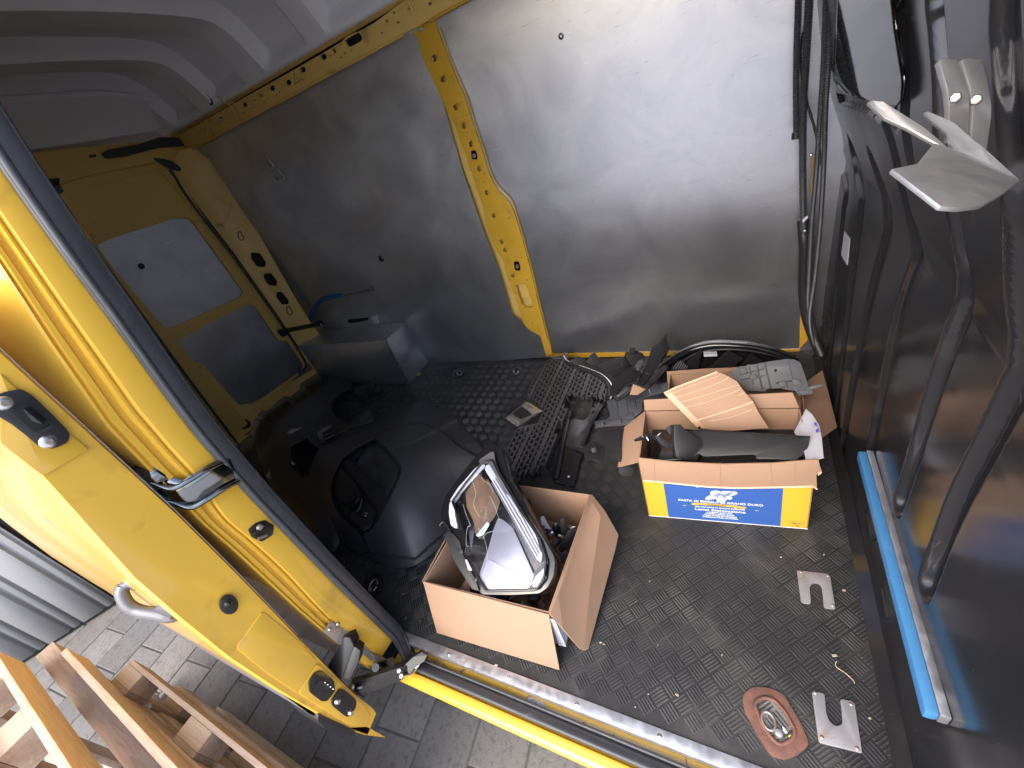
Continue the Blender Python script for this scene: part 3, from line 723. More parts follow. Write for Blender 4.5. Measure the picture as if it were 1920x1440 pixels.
grid_obj('side_body', P, M['yellow'], van, 28, thick=0.0)
P = [[Vector((x, ys(z) - 0.006 - (0.004 if x < -1.5 else 0), z)) for x in (-1.428, -1.6, -2.5, -3.46)] for z in np.linspace(-0.02, 1.86, 24)]
grid_obj('inner_side_panel', P, M['plastic'], van, 40, thick=0.006)
slab('door_header', [(-1.45, 0.115, 1.80), (0.1, 0.115, 1.80), (0.1, 0.06, 1.95), (-1.45, 0.06, 1.95)], 0.05, M['yellow'], van)
slab('front_body', [(0.012, -0.14, -0.3), (0.012, -0.02, -0.3), (0.012, -0.02, 0.9), (-0.11, 0.10, 1.9), (-0.11, -0.02, 1.9), (0.012, -0.14, 0.9)], 0.3, M['yellow'], van, normal=Vector((-1, 0, 0)))
zz = list(np.linspace(1.70, 0.06, 40))
def seal_path(dy, dx=0.0, zf=-0.012, yf=-0.062):
    up = [Vector((-1.392 + dx, ys(z) + dy, z)) for z in zz]
    low = [Vector((-1.383 + dx, dy - 0.012, 0.02)), Vector((-1.355, (dy + yf) / 2 - 0.008, zf + 0.005)), Vector((-1.31, yf, zf)), Vector((-1.0, yf, zf)), Vector((-0.5, yf, zf)), Vector((-0.03, yf, zf))]
    return up + spline([up[-1]] + low, 5)[1:]
sl = tube('door_seal', seal_path(-0.016, 0.0, -0.016, -0.064), 0.010, M['rubber'], van, 14, ry=0.026, smooth=60)
tube('seal_lip', seal_path(-0.032, 0.006, -0.008, -0.078), 0.0075, M['rubber'], sl, 10)
tube('seal_lip', seal_path(0.004, 0.002, -0.010, -0.048), 0.005, M['rubber'], sl, 8)

# ---- sill
def sill_part(name, pts, m, x0=-1.37, x1=-0.03, bev=0.002, par=None):
    bm = bmesh.new()
    a = [bm.verts.new((x0, y, z)) for y, z in pts]; b = [bm.verts.new((x1, y, z)) for y, z in pts]
    n = len(pts)
    for i in range(n): bm.faces.new((a[i], a[(i + 1) % n], b[(i + 1) % n], b[i]))
    bm.faces.new(a); bm.faces.new(list(reversed(b)))
    bmesh.ops.recalc_face_normals(bm, faces=bm.faces)
    bevel_bm(bm, bev, 2, 25)
    return finish(name, bm, m, par or van, 40)
sill_part('door_sill', [(0.0, -0.032), (-0.045, -0.034), (-0.047, -0.046), (-0.086, -0.046), (-0.088, -0.030), (-0.102, -0.030), (-0.107, -0.046), (-0.117, -0.051), (-0.122, -0.060), (-0.117, -0.076), (-0.085, -0.13), (-0.06, -0.24), (0.0, -0.24)], M['yellow'], -1.42, 0.0, 0.003)
ss = sill_part('sill_strip', [(0.008, 0.0006), (-0.020, 0.0006), (-0.022, -0.022), (-0.0245, -0.022), (-0.0235, 0.0032), (0.008, 0.0032)], M['alu_strip'], -1.425, -0.02, 0.0006)
for x in (-1.385, -1.19, -0.96, -0.735, -0.51, -0.29, -0.1):
    disc('strip_screw', (x, -0.008, 0.003), (0, 0, 1), 0.0065, 0.0016, M['steel'], ss, 12, 0.001)
# grime and old sealant left in the sill channel
bm = bmesh.new(); rr = random.Random(5)
for i in range(34):
    x = rr.uniform(-1.33, -0.05) if i > 14 else rr.uniform(-1.34, -1.2)
    s = rr.uniform(0.002, 0.005)
    box_bm(bm, (-s * 1.8, -s * .6, -s * .4), (s * 1.8, s * .6, s * .4), Matrix.Translation((x, rr.uniform(-0.044, -0.030), -0.031)) @ Matrix.Rotation(rr.uniform(0, 3), 4, 'Z') @ Matrix.Rotation(rr.uniform(-.5, .5), 4, 'X'))
finish('channel_grime', bm, mat('channel_grime', (0.30, 0.24, 0.17), 0.9, var=0.6, vscale=40), van, 0, 'stuff')
slab('sealant_patch', [(-0.90, -0.028, -0.030), (-0.84, -0.028, -0.030), (-0.83, -0.044, -0.030), (-0.89, -0.044, -0.030)], 0.006, M['white'], van, bev=0.002)
# ---- bulkhead: pressed black panel with vertical swages
BZ = [-0.05, 0.80, 0.93, 0.98, 1.05, 1.20, 1.37, 1.60, 1.90]
BX = [0.0, 0.0, -0.004, -0.016, -0.040, -0.088, -0.116, -0.15, -0.18]
def bx(z): return float(np.interp(z, BZ, BX))
def bulk(u, v, off=0.0):
    r = ray(u, v); x = 0.0
    for _ in range(14):
        t = (x - off - CAM_C.x) / r.x
        p = CAM_C + r * t
        x = 0.5 * x + 0.5 * bx(p.z)
    return p
SW = [  # px centre lines, half width (m), depth
    ([(1554, 272), (1563, 320), (1558, 400), (1540, 594), (1533, 690)], 0.042, 0.011),
    ([(1556, 190), (1571, 272), (1588, 350), (1582, 400), (1563, 594), (1552, 700)], 0.044, 0.011),
    ([(1597, 277), (1616, 360), (1614, 400), (1589, 594), (1566, 790)], 0.046, 0.011),
    ([(1635, 305), (1664, 425), (1657, 460), (1624, 594), (1578, 850)], 0.044, 0.011),
    ([(1652, 212), (1674, 272), (1705, 400), (1722, 490), (1686, 594), (1643, 789), (1620, 900)], 0.040, 0.011),
    ([(1752, -60), (1753, 0), (1765, 190), (1790, 430), (1806, 520), (1800, 590), (1760, 700), (1706, 880), (1684, 945)], 0.034, 0.022),
    ([(1572, 184), (1612, 196), (1648, 214)], 0.016, 0.011),
    ([(1568, -60), (1592, 0), (1622, 80), (1672, 205)], 0.040, 0.018),
    ([(1672, -60), (1682, 0), (1697, 150), (1706, 295)], 0.030, 0.011),
    ([(1906, 330), (1907, 440), (1906, 590), (1868, 789), (1791, 945), (1752, 1055), (1736, 1098)], 0.034, 0.022),
    ([(1892, -60), (1888, 60), (1893, 200), (1900, 330)], 0.030, 0.011),
]
ny, nz = 520, 330
Yg = np.linspace(-0.10, 1.80, ny); Zg = np.linspace(-0.04, 1.88, nz)
YY, ZZ = np.meshgrid(Yg, Zg)
DX = np.zeros_like(YY)
for line, hw, dep in SW:
    pts = [bulk(u, v) for u, v in line]
    pts = [Vector((0, p.y, p.z)) for p in pts]
    if line[0][1] < -50: pts = [Vector((0, pts[0].y, max(1.72, pts[0].z + .1)))] + pts
    pts = spline(pts, 5)
    dmin = np.full(YY.shape, 9.0)
    for a, b in zip(pts, pts[1:]):
        ay, az, by, bz_ = a.y, a.z, b.y, b.z
        L2 = (by - ay) ** 2 + (bz_ - az) ** 2 + 1e-9
        t = np.clip(((YY - ay) * (by - ay) + (ZZ - az) * (bz_ - az)) / L2, 0, 1)
        dmin = np.minimum(dmin, np.hypot(YY - ay - t * (by - ay), ZZ - az - t * (bz_ - az)))
    s = np.clip((hw - dmin) / min(hw * 0.5, 0.014), 0, 1); s = s * s * (3 - 2 * s)
    DX = np.maximum(DX, s * dep)
base = np.interp(ZZ, BZ, BX)
# large soft pressings so the sheet is not dead flat
DX2 = 0.0022 * np.sin(YY * 9 + 1.3) * np.sin(ZZ * 5 + 0.4)
# lower corner flares (stiffened foot)
XX = base + DX + DX2
P = [[Vector((XX[i, j], YY[i, j], ZZ[i, j])) for j in range(ny)] for i in range(nz)]
bh = grid_obj('bulkhead', P, M['bulk'], van, 60)
# foot flange and small seam
slab('bulkhead_foot', [(-0.028, -0.02, 0.001), (-0.028, 1.70, 0.001), (0.0, 1.70, 0.032), (0.0, -0.02, 0.032)], 0.004, M['bulk'], van, normal=Vector((-0.75, 0, 0.66)))
# dark slabs stand in for the shade in the vent slits
for uv in ([(1545, 575), (1551, 578), (1558, 605), (1550, 604)], [(1540, 592), (1545, 592), (1552, 622), (1547, 622)], [(1536, 610), (1541, 612), (1547, 640), (1543, 640)], [(1551, 612), (1555, 616), (1553, 640), (1549, 634)],
           [(1543, 640), (1548, 645), (1545, 668), (1541, 660)]):
    slab('louvre', [bulk(u, v, 0.002) for u, v in rnd(uv, 2)], 0.004, M['dark'], bh)
for c in ((1657, 1132), (1628, 985)):
    u0, v0 = c
    sc = 1.0 if c[0] == 1657 else 0.75
    ring = [bulk(u0 + du * sc, v0 + dv * sc, 0.004) for du, dv in rnd([(-11, -38), (3, -50), (14, -20), (24, 22), (18, 34), (4, 40), (-4, 12)], 6)]
    slab('vent_plate', ring, 0.004, M['bulk'], bh, bev=0.001)
    for k in range(3):
        a = [(-6 + 7 * k, -30 - 6 * k), (-3 + 7 * k, -31 - 6 * k), (7 + 6.5 * k, 22 - 2 * k), (4 + 6.5 * k, 26 - 2 * k)]
        slab('louvre', [bulk(u0 + du * sc, v0 + dv * sc, 0.0065) for du, dv in rnd(a, 1.5)], 0.003, M['dark'], bh)
slab('white_sticker', [bulk(u, v, 0.002) for u, v in [(1583, 433), (1594, 448), (1588, 497), (1577, 478)]], 0.001, M['paper'], bh)
# glazed opening in the upper bulkhead
P = []
for v in np.linspace(-60, 200, 40):
    ul = float(np.interp(v, [-60, 150, 175, 200], [1572, 1563, 1585, 1664]))
    ur = float(np.interp(v, [-60, 60, 150, 185, 200], [1668, 1682, 1697, 1694, 1680]))
    P.append([bulk(u, v, 0.010) for u in np.linspace(ul, ur, 30)])
grid_obj('window_pane', P, M['pane'], bh, 60, thick=0.004)

# ---- bent aluminium ladder hook bolted to the bulkhead
def dep(p): return Vector(CAM_R[2]).dot(p - CAM_C)
Dk = dep(bulk(1800, 180, 0.012)) * 0.93
hk = slab('ladder_hook', [dp(u, v, d) for u, v, d in ((1672, 316, Dk * .80), (1721, 306, Dk * .86), (1752, 267, Dk * .93), (1776, 283, Dk * .935), (1830, 290, Dk * .93), (1870, 318, Dk * .90), (1913, 338, Dk * .80), (1880, 363, Dk * .76), (1842, 384, Dk * .735), (1800, 389, Dk * .725), (1764, 386, Dk * .725))], 0.004, M['alu_edge'], bh, bev=0.0012, normal=None)
for uv in ([(1762, 112), (1772, 108), (1796, 111), (1806, 140), (1817, 180), (1819, 200), (1815, 250), (1805, 262), (1780, 262), (1781, 200), (1777, 165)],
           [(1803, 111), (1815, 108), (1841, 111), (1852, 150), (1860, 196), (1859, 222), (1851, 280), (1830, 282), (1822, 270), (1825, 200), (1820, 165)]):
    c0 = uv[0][0]
    lg = slab('hook_leg', [dp(u, v, Dk * (0.985 - 0.00012 * (v - 110))) for u, v in rnd(uv, 3, 2)], 0.006, M['alu_edge'], hk, bev=0.0012)
for u, v in ((1791, 183), (1830, 187)):
    p = dp(u, v, Dk * 0.972); n = (CAM_C - p).normalized()
    disc('bolt', p, n, 0.0052, 0.004, M['dullsteel'], hk, 6, 0.001)
def arm(top, face, d):
    """folded arm: narrow bright top edge and the plate below it"""
    slab('hook_arm', [dp(u, v, k) for (u, v), k in zip(face, d)], 0.004, M['alu_edge'], hk, bev=0.001)
arm(None, [(1627, 191), (1637, 188), (1656, 192), (1735, 240), (1779, 277), (1771, 280), (1700, 240), (1660, 222)], [Dk * k for k in (1.0, 1.0, .985, .965, .94, .945, .97, .985)])
arm(None, [(1731, 212), (1740, 208), (1789, 229), (1836, 268), (1913, 338), (1868, 319), (1815, 292), (1778, 270), (1774, 250), (1745, 226)], [Dk * k for k in (1.0, 1.0, .96, .90, .80, .865, .91, .93, .945, .97)])
for u, v in ((1777, 284), (1810, 296), (1845, 322)):
    tube('fold_mark', [dp(u, v - 2, Dk * .915), dp(u + 2, v + 5, Dk * .90), dp(u - 8, v + 12, Dk * .885)], 0.0008, M['alu_edge'], hk, 6)

# ---- corrugated conduits in the corner
def conduit(pix, yy, r, m=M['rubber'], step=0.0075, name='corrugated_conduit'):
    path = spline([py(y)(u, v) for (u, v), y in zip(pix, yy)], 8)
    # resample
    L = [0]
    for a, b in zip(path, path[1:]): L.append(L[-1] + (b - a).length)
    n = max(8, int(L[-1] / (step / 2))); pts = []; rad = []
    for k in range(n):
        s = L[-1] * k / (n - 1); i = max(0, min(len(path) - 2, int(np.searchsorted(L, s)) - 1))
        t = (s - L[i]) / max(1e-6, L[i + 1] - L[i]); pts.append(path[i].lerp(path[i + 1], t)); rad.append(r * (1.0 if k % 2 else 0.74))
    bm = bmesh.new(); tube_bm(bm, pts, rad, 9)
    return finish(name, bm, m, van, 0)
conduit([(1498, -30), (1497, 0), (1493, 130), (1493, 250)], [1.60] * 4, 0.011)
box_c = disc('conduit_cap', py(1.60)(1493, 248), (0, 0, -1), 0.014, 0.02, M['plastic'], van, 12)
conduit([(1519, -30), (1517, 0), (1511, 110), (1506, 200), (1505, 300), (1506, 390), (1509, 480)], [1.575, 1.575, 1.575, 1.58, 1.6, 1.63, 1.66], 0.013)
conduit([(1551, -30), (1549, 0), (1544, 120), (1536, 240), (1530, 330), (1522, 420), (1517, 520), (1515, 570), (1524, 610), (1536, 655)], [1.50, 1.50, 1.51, 1.53, 1.55, 1.57, 1.60, 1.62, 1.62, 1.60], 0.009)
conduit([(1562, -30), (1561, 0), (1555, 90), (1548, 200), (1545, 300), (1538, 420), (1528, 520), (1518, 600), (1530, 660)], [1.46, 1.46, 1.47, 1.5, 1.52, 1.55, 1.58, 1.60, 1.58], 0.009)
tube('cable_sheath', spline([py(y)(u, v) for (u, v), y in zip([(1506, 410), (1509, 470), (1507, 540), (1512, 590), (1524, 628), (1541, 668)], [1.66, 1.66, 1.67, 1.66, 1.62, 1.56])], 8), 0.021, M['plastic'], van, 12)
conduit([(1506, 60), (1500, 110), (1510, 180), (1530, 250), (1541, 310)], [1.62, 1.64, 1.6, 1.56, 1.53], 0.005, M['plastic'], 0.05, 'wire')
slab('cable_tie', on(py(1.57), [(1504, 413), (1514, 404), (1515, 408), (1506, 418)]), 0.004, M['paper'], van)
for u, v in ((1509, 433), (1521, 291), (1508, 412)):
    rivet(py(1.60)(u, v))

# ---- blue buffer bar along the bulkhead
fr = box('buffer_bar', (-0.034, 0.098, 0.303), (-0.0135, 0.742, 0.335), M['blue_foam'], van, bev=0.006)
box('silver_cap', (-0.0140, 0.097, 0.305), (0.001, 0.744, 0.3365), M['alu_strip'], fr, bev=0.002)
box('bar_mount', (0.001, 0.12, 0.306), (0.012, 0.72, 0.332), M['plastic'], fr, bev=0.002)

# ---- floor fittings
Fz = pz(0.0045)
def uplate(pxs, rr_, screws):
    o = slab('u_plate', on(Fz, rnd(pxs, rr_, 5)), 0.0055, M['zinc'], van, bev=0.0012)
    for u, v in screws: disc('plate_screw', Fz(u, v), (0, 0, 1), 0.0045, 0.0012, M['dullsteel'], o, 10, 0.0008)
uplate([(1494, 1069), (1556, 1076), (1567, 1142), (1545, 1140), (1541, 1100), (1534, 1093), (1524, 1093), (1518, 1100), (1521, 1133), (1502, 1129)], [4, 5, 5, 6, 4, 5, 5, 4, 6, 5], [(1502, 1072), (1552, 1079), (1561, 1135)])
uplate([(1522, 1295), (1546, 1300), (1549, 1335), (1555, 1352), (1567, 1362), (1580, 1358), (1578, 1330), (1575, 1310), (1602, 1315), (1617, 1412), (1535, 1392)], [6, 6, 4, 6, 8, 6, 3, 6, 8, 4, 6], [(1541, 1382), (1607, 1403), (1596, 1320), (1529, 1299)])
# rusty tie-down surround
ro = rnd([(1392, 1302), (1412, 1287), (1440, 1289), (1468, 1300), (1500, 1352), (1518, 1396), (1500, 1412), (1474, 1425), (1446, 1418), (1416, 1372), (1394, 1328)], 10)
ri = rnd([(1414, 1318), (1430, 1307), (1452, 1312), (1472, 1335), (1492, 1372), (1484, 1388), (1462, 1397), (1448, 1385), (1426, 1352)], 8)
td = slab('tie_down', on(pz(0.005), ro), 0.006, M['rust'], van, [on(pz(0.005), ri)], bev=0.0015)
tube('inner_rim', [pz(0.005)(a, b) for a, b in ri + ri[:1]], 0.005, M['rust'], td, 8)
slab('tie_down_cup', on(pz(-0.0005), ri), 0.0005, M['dullsteel'], td)
rg = [pz(0.007)(a, b) for a, b in circ(1441, 1352, 11, 19, 20, -0.45)]
tube('lashing_ring', rg + rg[:1], 0.0035, M['dullsteel'], td, 8)
disc('tie_down_bolt', pz(0.0)(1460, 1376), (0, 0, 1), 0.011, 0.008, M['zinc'], td, 12, 0.003)
slab('scrap_label', on(pz(0.006), [(1467, 1361), (1472, 1366), (1477, 1374), (1473, 1376), (1468, 1369)]), 0.001, M['print_white'], td)
slab('scrap_label', on(pz(0.006), [(1478, 1380), (1484, 1377), (1488, 1382), (1480, 1387)]), 0.001, mat('lime_scrap', (0.62, 0.72, 0.08), 0.6), td)
def cup(u, v, du, dv, rot):
    a = circ(u, v, du, dv, 18, rot)
    c = slab('tie_down', on(pz(0.0035), a), 0.004, M['plastic_gloss'], van, [on(pz(0.0035), circ(u, v, du * .62, dv * .62, 14, rot))], bev=0.001)
    slab('tie_down_cup', on(pz(0.0004), circ(u, v, du * .64, dv * .64, 14, rot)), 0.0004, M['dark'], c)
    tube('lashing_ring', [pz(0.006)(x, y) for x, y in circ(u + 1, v, du * .36, dv * .5, 14, rot)], 0.003, M['steel'], c, 6)
    disc('tie_down_bolt', pz(0.001)(u - du * .15, v + dv * .3), (0, 0, 1), 0.006, 0.005, M['steel'], c, 10)
cup(860, 699, 13, 8, -0.45); cup(966, 697, 13, 8, -0.45); cup(699, 1098, 17, 26, 0.45)
# dust, chips and leaf bits on the mat
rr = random.Random(11)
bm = bmesh.new()
spots = [(1465, 1045), (1270, 1303), (1216, 1302), (930, 1248), (1582, 1107), (1565, 1229), (1218, 1090), (1126, 1205), (1132, 1208), (786, 752), (840, 745), (820, 753), (950, 705), (1630, 1347), (1545, 1040)] + [(rr.uniform(1150, 1600), rr.uniform(1010, 1400)) for _ in range(10)] + [(rr.uniform(800, 960), rr.uniform(700, 860)) for _ in range(5)] + [(rr.uniform(720, 800), rr.uniform(1080, 1200)) for _ in range(6)]
for i, (u, v) in enumerate(spots):
    p = pz(0.002)(u, v); s = rr.uniform(0.0008, 0.0022) if i > 14 else rr.uniform(0.002, 0.0045)
    box_bm(bm, (-s * rr.uniform(.5, 1.6), -s * .6, -s * .2), (s * 1.2, s * .6, s * .3), Matrix.Translation(p) @ Matrix.Rotation(rr.uniform(0, 3), 4, 'Z') @ Matrix.Rotation(rr.uniform(-.4, .4), 4, 'X'))
o = finish('floor_crumbs', bm, mat('pale_crumbs', (0.42, 0.36, 0.28), 0.8, var=0.6, vscale=60), None, 0, 'stuff')
o["label"] = "pale crumbs and chips scattered over the black floor mat"
fibre = tube('loose_thread', spline([pz(0.003)(a, b) for a, b in ((1569, 1240), (1566, 1245), (1570, 1252), (1585, 1262), (1600, 1276), (1602, 1282))], 5), 0.0009, M['card_edge'], None, 6)
tag(fibre, 'thin curly thread lying on the floor mat between the two notched plates', 'thread')

# ================================================================== sliding door, slid back outside the body
DXF = -1.405
def dpt(u, v, x=DXF): return px(x)(u, v)
outer_px = [(-120, 740), (0, 818), (90, 910), (171, 1000), (250, 1087), (340, 1165), (430, 1237), (520, 1296), (596, 1340), (650, 1368), (688, 1380)]
inner_px = [(704, 1340), (696, 1330), (660, 1294), (565, 1198), (450, 1078), (330, 958), (165, 806), (80, 728), (0, 654), (-90, 565), (-120, 535)]
oy = [dpt(u, v) for u, v in outer_px]; iy = [dpt(u, v) for u, v in inner_px]
sec = oy + iy
bm = bmesh.new()
xsd = [DXF, DXF - 0.006, DXF - 0.05, DXF - 0.4, DXF - 0.9, DXF - 1.25]
rings = []
for k, x in enumerate(xsd):
    ins = 0.0 if k else 0.004
    ring = []
    cy = sum(p.y for p in sec) / len(sec); cz = 0.6
    for p in sec:
        q = Vector((x, p.y, p.z))
        if not k: q.y += 0.004 * (1 if p.y < -0.22 else -1); 
        ring.append(bm.verts.new(q))
    rings.append(ring)
n = len(sec)
for a, b in zip(rings, rings[1:]):
    for k in range(n): bm.faces.new((a[k], a[(k + 1) % n], b[(k + 1) % n], b[k]))
no, ni = len(oy), len(iy)
for ring in (rings[0], rings[-1]):
    for k in range(min(no, ni) - 1):
        a, b = ring[k], ring[k + 1]; c, d_ = ring[no + ni - 2 - k], ring[no + ni - 1 - k]
        bm.faces.new((a, b, c, d_))
sd = finish('sliding_door', bm, M['yellow'], van, 35)
FX = DXF + 0.003
# raised / stepped lower sections of the door edge
def efc(pts, off, th, m, nm, par=sd, bev=0.0015, hol=()):
    return slab(nm, on(px(DXF + off), pts), th, m, par, [on(px(DXF + off), h) for h in hol], bev=bev)
efc(rnd([(0, 700), (60, 758), (166, 842), (80, 893), (0, 830)], 6), 0.004, 0.006, M['yellow'], 'edge_pressing', bev=0.003)
efc(rnd([(443, 1215), (493, 1145), (565, 1205), (595, 1240), (560, 1302), (500, 1262)], 8), 0.0035, 0.006, M['yellow'], 'edge_pressing', bev=0.003)
lo = efc(rnd([(560, 1300), (596, 1243), (640, 1282), (684, 1322), (696, 1340), (690, 1360), (655, 1362)], 7), 0.006, 0.010, M['yellow'], 'edge_pressing', bev=0.004)
slab('door_fin', [dpt(650, 1364), dpt(688, 1362), dpt(724, 1383), dpt(690, 1379)], 0.004, M['yellow'], sd, bev=0.001)
# added unseen sheet inside the door, pale so it bounces neutral light
P = [[Vector((x, q.y + 0.004, q.z)) for x in (DXF - 0.02, DXF - 0.3, DXF - 0.8, DXF - 1.24)] for q in iy[3:]]
grid_obj('door_bounce_sheet', P, M['roof'], sd, 40, thick=0.002)
# lock plate
lp = efc(rnd([(-30, 752), (8, 735), (40, 729), (62, 742), (100, 778), (132, 812), (128, 830), (100, 842), (75, 838), (48, 815), (22, 795), (-30, 765)], 7), 0.010, 0.006, M['plastic'], 'lock_plate')
slab('lock_slot', on(px(DXF + 0.012), rnd([(21, 772), (36, 760), (52, 757), (92, 790), (84, 805), (66, 812), (40, 790)], 4)), 0.002, M['dark'], lp)
slab('lock_bolt', on(px(DXF + 0.018), rnd([(42, 768), (56, 762), (88, 788), (78, 796), (60, 790)], 4)), 0.006, M['plastic_gloss'], lp, bev=0.002)
slab('lock_tab', on(px(DXF + 0.020), rnd([(66, 811), (96, 798), (100, 801), (72, 815)], 2)), 0.004, M['plastic'], lp)
for u, v in ((8, 756), (91, 828)):
    disc('lock_screw', px(DXF + 0.010)(u, v), (1, 0, 0), 0.0125, 0.004, M['steel'], lp, 16, 0.002)
    disc('screw_socket', px(DXF + 0.017)(u + 2, v + 0), (1, 0, 0), 0.0055, 0.001, M['dullsteel'], lp, 6)
# rubber buffer
bf = efc(circ(430, 1134, 18, 19, 16), 0.008, 0.006, M['plastic'], 'rubber_buffer', bev=0.003)
disc('buffer_core', px(DXF + 0.008)(428, 1132), (1, 0, 0), 0.010, 0.006, M['plastic_gloss'], bf, 14, 0.003)
# contact plate and second catch
cp = efc(rnd([(580, 1278), (591, 1262), (604, 1257), (627, 1276), (629, 1296), (614, 1315), (604, 1316), (581, 1298)], 5), 0.013, 0.006, M['plastic_gloss'], 'contact_plate')
for k in range(4): disc('contact_pin', px(DXF + 0.014)(609 + 5 * k, 1279 + 4 * k), (1, 0, 0), 0.0028, 0.004, M['steel'], cp, 10, 0.002)
slab('contact_ridge', on(px(DXF + 0.016), rnd([(590, 1286), (600, 1274), (606, 1278), (618, 1290), (622, 1298), (606, 1290), (594, 1291)], 3)), 0.004, M['plastic'], cp)
c2 = efc(rnd([(622, 1314), (638, 1291), (646, 1293), (669, 1313), (668, 1326), (658, 1342), (650, 1345), (624, 1324)], 5), 0.013, 0.006, M['plastic_gloss'], 'catch_plate')
for u, v in ((632, 1315), (657, 1336)): disc('catch_bolt', px(DXF + 0.013)(u, v), (1, 0, 0), 0.009, 0.008, M['steel'], c2, 12, 0.002)
slab('catch_recess', on(px(DXF + 0.0145), rnd([(640, 1308), (647, 1303), (660, 1315), (654, 1330), (644, 1322)], 3)), 0.002, M['dark'], c2)
# outside of the door: moulding along the bottom, end cap, handle, belt swage
dy = -0.005
mol = [(DXF - 0.02, -0.300, 0.30), (DXF - 0.02, -0.307, 0.17), (DXF - 0.02, -0.295, 0.02), (DXF - 1.2, -0.300, 0.02), (DXF - 1.2, -0.307, 0.30)]
bm = bmesh.new()
ys_ = [(0.40, -0.3045), (0.36, -0.3125), (0.20, -0.3165), (0.08, -0.311), (0.03, -0.2985)]
a = [[bm.verts.new((x, y, z)) for z, y in ys_] for x in (DXF - 0.012, DXF - 0.5, DXF - 1.2)]
for r0, r1 in zip(a, a[1:]):
    for i in range(len(ys_) - 1): bm.faces.new((r0[i], r0[i + 1], r1[i + 1], r1[i]))
finish('door_moulding', bm, M['moulding_plastic'], sd, 40)
slab('moulding_end', on(px(DXF + 0.004), rnd([(597, 1338), (650, 1362), (667, 1372), (660, 1382), (640, 1383), (610, 1366), (596, 1352)], 4)), 0.12, M['plastic'], sd, bev=0.003)
hp = spline([px(DXF - .18)(232, 1098), px(DXF - .18)(228, 1112), px(DXF - .17)(240, 1134), px(DXF - .15)(262, 1146), px(DXF - .11)(292, 1151), px(DXF - .07)(318, 1155), px(DXF - .04)(330, 1150)], 6)
hd = tube('door_handle', hp, 0.014, M['handle'], sd, 12, ry=0.017)
tube('handle_root', spline([px(DXF - .18)(232, 1100), px(DXF - .16)(246, 1092), px(DXF - .13)(262, 1098)], 4), 0.012, M['handle'], hd, 10)
slab('handle_grip', [px(DXF - .05)(285, 1146), px(DXF - .05)(300, 1128), px(DXF - .02)(330, 1150), px(DXF - .04)(318, 1160)], 0.012, M['handle'], hd, bev=0.003)
# body side moulding behind the door and guide rail
slab('side_moulding', [(-1.55, yo(0.62) - 0.004, 0.72), (-3.4, yo(0.62) - 0.004, 0.72), (-3.4, yo(0.5) - 0.022, 0.60), (-1.55, yo(0.5) - 0.022, 0.60)], 0.02, M['moulding_plastic'], van, bev=0.008, normal=Vector((0, -1, 0.2)))
rp = [px(-1.388)(436, 877), px(-1.392)(405, 893), px(-1.40)(375, 912), px(-1.416)(345, 925), px(-1.44)(305, 914), px(-1.455)(262, 899), Vector((-1.62, -0.150, 0.985)), Vector((-2.2, yo(0.955) - 0.014, 0.965)), Vector((-3.3, yo(0.955) - 0.014, 0.965))]
gr = tube('guide_rail', spline(rp, 6), 0.034, M['rail'], van, 16, ry=0.010)
tube('rail_edge', [p + Vector((0.005, -0.012, -0.032)) for p in spline(rp, 6)], 0.007, M['rail'], gr, 8)
tube('rail_edge', [p + Vector((0.005, -0.010, 0.030)) for p in spline(rp, 6)], 0.006, M['rail'], gr, 8)
# striker on the jamb
JX = -1.398
sk = slab('striker_plate', on(px(JX), rnd([(467, 994), (480, 981), (497, 975), (514, 985), (512, 1003), (491, 1016), (474, 1008)], 3)), 0.006, M['darksteel'], van, bev=0.001)
tube('striker_pin', spline(on(px(JX + 0.008), [(476, 1000), (486, 999), (495, 990), (504, 985)]), 4), 0.005, M['plastic_gloss'], sk, 8)
disc('striker_bolt', px(JX + 0.004)(487, 989), (1, 0, 0), 0.009, 0.006, M['dullsteel'], sk, 12, 0.002)
tube('striker_pin', on(px(JX + 0.010), [(484, 1010), (500, 1003)]), 0.004, M['steel'], sk, 8)
# lower roller arm
A1 = dp(596, 1290, 1.50); A2 = dp(790, 1244, 1.42)
arm_ = slab('roller_arm', [dp(u, v, d) for u, v, d in ((658, 1282, 1.375), (720, 1262, 1.345), (762, 1248, 1.375), (784, 1238, 1.42), (790, 1248, 1.42), (752, 1275, 1.375), (690, 1302, 1.375), (682, 1310, 1.375), (668, 1300, 1.36))], 0.02, M['darksteel'], sd, bev=0.003)
tube('arm_rib', [dp(664, 1292, 1.36), dp(756, 1262, 1.39)], 0.009, M['plastic_gloss'], arm_, 8)
tube('arm_rib', spline([dp(752, 1268, 1.345), dp(772, 1262, 1.42), dp(784, 1245, 1.375), (dp(796, 1225, 1.555))], 4), 0.006, M['steel'], arm_, 8)
slab('arm_hinge', [dp(u, v, d) for u, v, d in ((757, 1247, 1.375), (775, 1232, 1.345), (790, 1222, 1.375), (802, 1228, 1.375), (796, 1240, 1.375), (776, 1254, 1.345), (768, 1266, 1.375))], 0.012, M['plastic_gloss'], arm_, bev=0.002)
for u, v, d in ((776, 1234, 1.39), (749, 1257, 1.375), (660, 1288, 1.345), (706, 1254, 1.375)):
    disc('arm_bolt', dp(u, v, d), (0.2, -0.3, 1), 0.009, 0.006, M['steel'], arm_, 10, 0.002)
tube('arm_roller', [dp(704, 1252, 1.345), dp(716, 1247, 1.42), dp(734, 1240, 1.375)], 0.012, M['darksteel'], arm_, 10)
ab = slab('arm_stop', [dp(u, v, 1.29) for u, v in ((612, 1252), (640, 1204), (646, 1194), (656, 1196), (664, 1212), (658, 1240), (646, 1262), (640, 1275))], 0.05, M['darksteel'], sd, bev=0.004)
